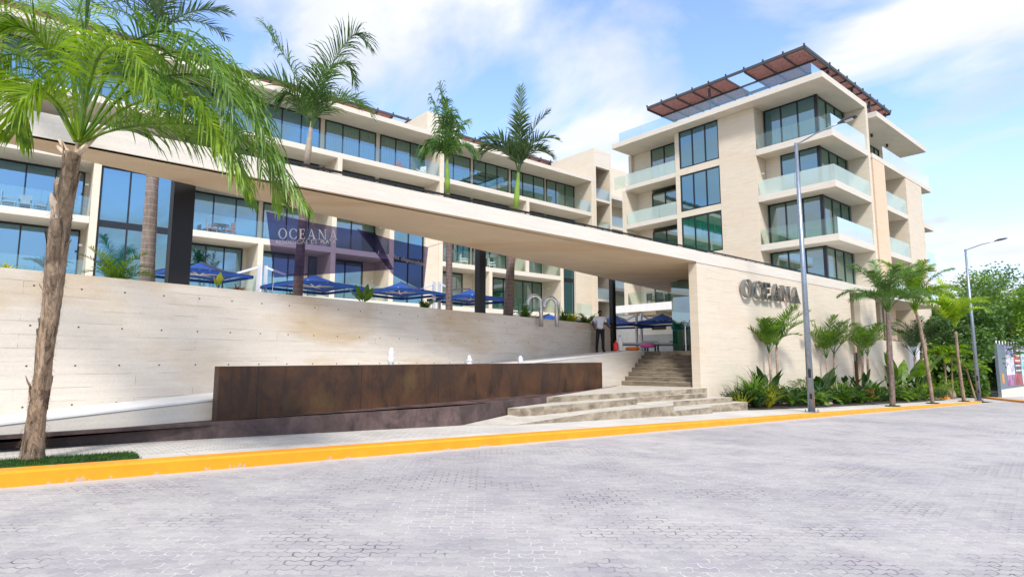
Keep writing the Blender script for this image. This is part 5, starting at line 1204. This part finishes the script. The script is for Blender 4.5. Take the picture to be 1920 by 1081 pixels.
for px, col, lab, cat in ((1186, (.9, .25, .03), 'orange and pink pool float on the lobby terrace by the twin posts', 'pool float'), (1214, (.85, .12, .45), 'pink pool float lying on a sun lounger', 'pool float')):
    p = atD(px, 655, 26.5); m_ = plain('float %d' % px, col, .4); mb = MB(); n = 18; z = 2.0 if px > 1200 else 1.86; ring = [Vector((p.x, p.y, z))+cr_*.24*math.cos(2*math.pi*k/n)+fh*.24*math.sin(2*math.pi*k/n) for k in range(n+1)]
    mb.tube(ring, .085, 9, False); tag(mb.build('pool_float', m_, origin=(p.x, p.y, z), smooth=True), lab, cat)
def bottle(label, px, w_, h, mat, capm, name):
    p = on_plane(px, 655, WN, WK-1.35); P = thing(name, label, 'container', (p.x, p.y, 1.75)); mb = MB(); mb.lathe((p.x, p.y, 1.75), [(w_, 0), (w_*1.04, .02), (w_, h*.6), (w_*.85, h*.75), (w_*.35, h*.86), (w_*.33, h*.95)], 14); mb.build('body', mat, P, smooth=True)
    mb = MB(); mb.lathe((p.x, p.y, 1.75+h*.95), [(w_*.38, 0), (w_*.38, h*.07), (w_*.1, h*.075)], 10); mb.build('cap', capm, P)
red = plain('red plastic', (.75, .03, .02), .35)
bottle('small red plastic container on the ramp top by the stairs', 1155, .10, .40, red, red, 'red_container')
bottle('white bottle-shaped container with blue band beside the red container', 1163, .10, .62, M['white'], plain('blue cap', (.1, .3, .7), .4), 'white_container')
# ================================================================== hoarding and sheets at far right
c0 = atWalk(1877, 743); YH = c0.y; zH = c0.z; H = atY(1863, 644, YH).z-zH
hx = thing('hoarding', 'grey metal street hoarding covered with coloured posters at the right edge', 'hoarding', (c0.x, YH, zH))
x0 = c0.x-.2
mb = MB(); mb.box(x0-.12, x0, YH-.1, YH+.1, zH-.6, zH+H+.05); mb.build('post', M['galv'], hx)
for k in range(9):
    mb = MB(); mb.box(x0+k*2.2, x0+k*2.2+2.19, YH, YH+.05, zH+.55, zH+H); mb.build('sheet', M['galv'], hx)
    mb = MB(); mb.tube([(x0+.4+k*1.1, YH+.03, zH+H), (x0+.4+k*1.1, YH+.03, zH+H+.28)], .05, 6); mb.build('rail_spike', M['white'], hx)
mb = MB(); mb.box(x0, x0+20, YH-.02, YH+.08, zH-.7, zH+.53); mb.build('base_boards', M['slab'], hx)
for k, (xa_, w_, cols) in enumerate(((3.1, 3.0, [(.35, .30, .62, 0, .25), (.62, .60, .72, .25, .72), (.30, .12, .25, .72, 1)]), (6.3, 2.6, [(.12, .07, .08, 0, .22), (.62, .06, .07, .22, .42), (.08, .07, .09, .42, .7), (.35, .05, .06, .7, 1)]), (9.1, 2.7, [(.10, .14, .17, 0, .18), (.25, .50, .52, .18, .6), (.45, .65, .66, .6, 1)]), (12.2, 3.5, [(.5, .5, .52, 0, .4), (.3, .45, .5, .4, 1)]))):
    zt_, zb_ = zH+H-.12, zH+.7
    for r_, g_, b_, t0, t1 in cols:
        t = NT('printed poster'); P_ = t.geo.outputs['Position']; a_ = t.noise(P_, 1.8, 5, .7); mm = t.fin(t.mix(t.ramp(a_, (.4, 0), (.62, 1)), (r_*.6, g_*.6, b_*.6), (min(1, r_*1.5+.05), min(1, g_*1.5+.05), min(1, b_*1.5+.05))), .4)
        mb = MB(); mb.box(x0+xa_, x0+xa_+w_, YH-.012, YH-.004, zt_-(zt_-zb_)*t1, zt_-(zt_-zb_)*t0); mb.build('poster', mm, hx)
    for j in range(5 if k == 1 else 3):
        mb = MB(); z = zt_-(zt_-zb_)*(.12+.13*j); mb.box(x0+xa_+.3, x0+xa_+w_-.5+.1*j, YH-.02, YH-.013, z, z+.10); mb.build('poster_stripe', M['white'], hx)
mb = MB(); mb.box(x0+1.2, x0+1.9, YH-.012, YH-.004, zH+1.0, zH+1.75); mb.build('poster', plain('orange sticker', (.75, .30, .03), .5), hx)
sp_ = atWalk(1852, 737); mb = MB()
for k in range(7):
    o = Vector((sp_.x+.36*k-1.2, sp_.y+2.5, sp_.z+.9)); mb.obox(o, (.34, 0, 0), (.02, .03, 0), (-.35, .25, 1.5))
cs = thing('corrugated_stack', 'dark corrugated sheets leaning among the bushes left of the hoarding', 'metal sheets', (sp_.x, sp_.y+2.5, sp_.z)); mb.build('sheet', M['grate'], cs)
for v_ in (0, 1): 
    mb = MB(); mb.bar((sp_.x-1.2+v_*2.1, sp_.y+2.6, sp_.z-.2), (sp_.x-1.3+v_*2.1, sp_.y+2.8, sp_.z+2.2), .06); mb.build('support', M['galv'], cs)
# ================================================================== the man on the ramp
def skin_mesh(name, verts, edges, radii, mat, parent, root=0, sub=2):
    me = bpy.data.meshes.new(name); o0 = parent_world(parent); me.from_pydata([tuple(Vector(v)) for v in verts], edges, []); me.update()
    o = bpy.data.objects.new(name, me); scene.collection.objects.link(o)
    m = o.modifiers.new('skin', 'SKIN'); m.use_smooth_shade = True; lay = me.skin_vertices[0].data
    for i, r in enumerate(radii): lay[i].radius = r if isinstance(r, tuple) else (r, r); lay[i].use_root = (i == root)
    s = o.modifiers.new('sub', 'SUBSURF'); s.levels = sub; s.render_levels = sub
    bpy.context.view_layer.update(); me2 = bpy.data.meshes.new_from_object(o.evaluated_get(bpy.context.evaluated_depsgraph_get())); bpy.data.objects.remove(o)
    me2.materials.clear(); me2.materials.append(mat); me2.polygons.foreach_set('use_smooth', [True]*len(me2.polygons))
    ob = bpy.data.objects.new(name, me2); scene.collection.objects.link(ob); ob.parent = parent; return ob
q = on_plane(1126, 661, WN, WK-.42); man = thing('person', 'man in a white short-sleeved shirt and black trousers leaning by the column', 'person', (q.x, q.y, rampz(q.x)))
man.rotation_euler = (0, 0, YAW-math.pi/2+.12)      # local +x = image right, -y towards the camera
man.scale = (1.02, 1.02, 1.02)
skinm = plain('dark skin', (.085, .045, .030), .55, 0, .1, 20); shirt = plain('white shirt', (.74, .74, .78), .8, 0, .12, 14); trou = plain('black trousers', (.012, .012, .015), .8); hair = plain('black hair', (.008, .007, .007), .8)
V = [(0, 0, .95), (0, 0, 1.15), (0, -.01, 1.36), (0, 0, 1.47), (0, -.01, 1.53), (0, -.02, 1.63), (0, -.01, 1.72),          # 0 pelvis .. 6 crown
     (.09, 0, .90), (.11, -.01, .50), (.12, .02, .09), (.13, -.12, .035), (-.09, 0, .90), (-.13, -.01, .50), (-.16, .02, .09), (-.18, -.12, .035),
     (.19, 0, 1.40), (.30, .04, 1.16), (.44, .10, 1.02), (.50, .12, .97), (-.19, 0, 1.40), (-.31, .05, 1.20), (-.24, -.02, .99), (-.20, -.05, .93)]
E_ = [(0, 1), (1, 2), (2, 3), (3, 4), (4, 5), (5, 6), (0, 7), (7, 8), (8, 9), (9, 10), (0, 11), (11, 12), (12, 13), (13, 14), (2, 15), (15, 16), (16, 17), (17, 18), (2, 19), (19, 20), (20, 21), (21, 22)]
RR = [(.12, .09), (.11, .08), (.10, .07), .05, .05, (.078, .095), (.06, .075), .07, .05, .042, .04, .07, .05, .042, .04, .045, .043, .032, .028, .045, .043, .032, .028]
skin_mesh('body', V, E_, RR, skinm, man)
def fingers(base, dirs):
    for k, (dx, dy, dz, l) in enumerate(dirs):
        b = Vector(base); d = Vector((dx, dy, dz)).normalized(); mb = MB(); mb.tube([b, b+d*l*.5, b+d*l+Vector((0, 0, -.012))], [.010, .009, .007], 6); o = mb.build('finger', skinm, None, smooth=True); o.parent = man
fingers((.51, .12, .965), ((1, .2, -.3, .07), (1, .0, -.35, .085), (1, -.2, -.4, .08), (.9, -.4, -.45, .065), (.2, -.8, .1, .05)))
fingers((-.20, -.06, .92), ((.6, -.5, -.3, .07), (.7, -.5, -.1, .08), (.7, -.5, .1, .075), (.6, -.5, .3, .06), (.0, -.4, .9, .05)))
SV = [(0, 0, .93), (0, 0, 1.05), (0, 0, 1.2), (0, -.01, 1.36), (0, 0, 1.47), (.19, 0, 1.405), (.265, .025, 1.24), (-.19, 0, 1.405), (-.27, .03, 1.27)]
skin_mesh('shirt', SV, [(0, 1), (1, 2), (2, 3), (3, 4), (3, 5), (5, 6), (3, 7), (7, 8)], [(.165, .125), (.15, .115), (.15, .115), (.17, .12), .07, .078, .068, .078, .068], shirt, man)
TV = [(0, 0, .96), (.09, 0, .88), (.11, -.01, .50), (.125, .02, .07), (-.09, 0, .88), (-.13, -.01, .50), (-.165, .02, .07)]
skin_mesh('trousers', TV, [(0, 1), (1, 2), (2, 3), (0, 4), (4, 5), (5, 6)], [(.155, .115), .10, .075, .062, .10, .075, .062], trou, man)
mb = MB(); mb.lathe((0, 0, 0), [(.02, 1.735), (.06, 1.725), (.084, 1.69), (.088, 1.65), (.082, 1.615)], 14); mb.v = [(x, y*1.1+.006, z) for x, y, z in mb.v]; o = mb.build('hair', hair, None, smooth=True); o.parent = man
for sx_ in (-1, 1):
    mb = MB(); x_ = .13*sx_ if sx_ > 0 else -.175; mb.lathe((0, 0, 0), [(.045, 0), (.05, .03), (.04, .09), (.01, .11)], 10); mb.v = [(x_+x, -.06+y*2.4, z) for x, y, z in mb.v]; o = mb.build('shoe', trou, None, smooth=True); o.parent = man
    mb = MB(); mb.lathe((0, 0, 0), [(.002, 0), (.009, .004), (.009, .012), (.002, .016)], 8); mb.v = [(x+.03*sx_, y-.098, z+1.635) for x, y, z in mb.v]; o = mb.build('eye', M['white'], None); o.parent = man
mb = MB(); mb.obox((-.012, -.105, 1.60), (.024, 0, 0), (0, -.025, 0), (0, .012, .04)); o = mb.build('nose', skinm, None); o.parent = man
mb = MB(); mb.obox((-.022, -.098, 1.578), (.044, 0, 0), (0, -.006, 0), (0, 0, .010)); o = mb.build('mouth', plain('lips', (.12, .04, .035), .5), None); o.parent = man
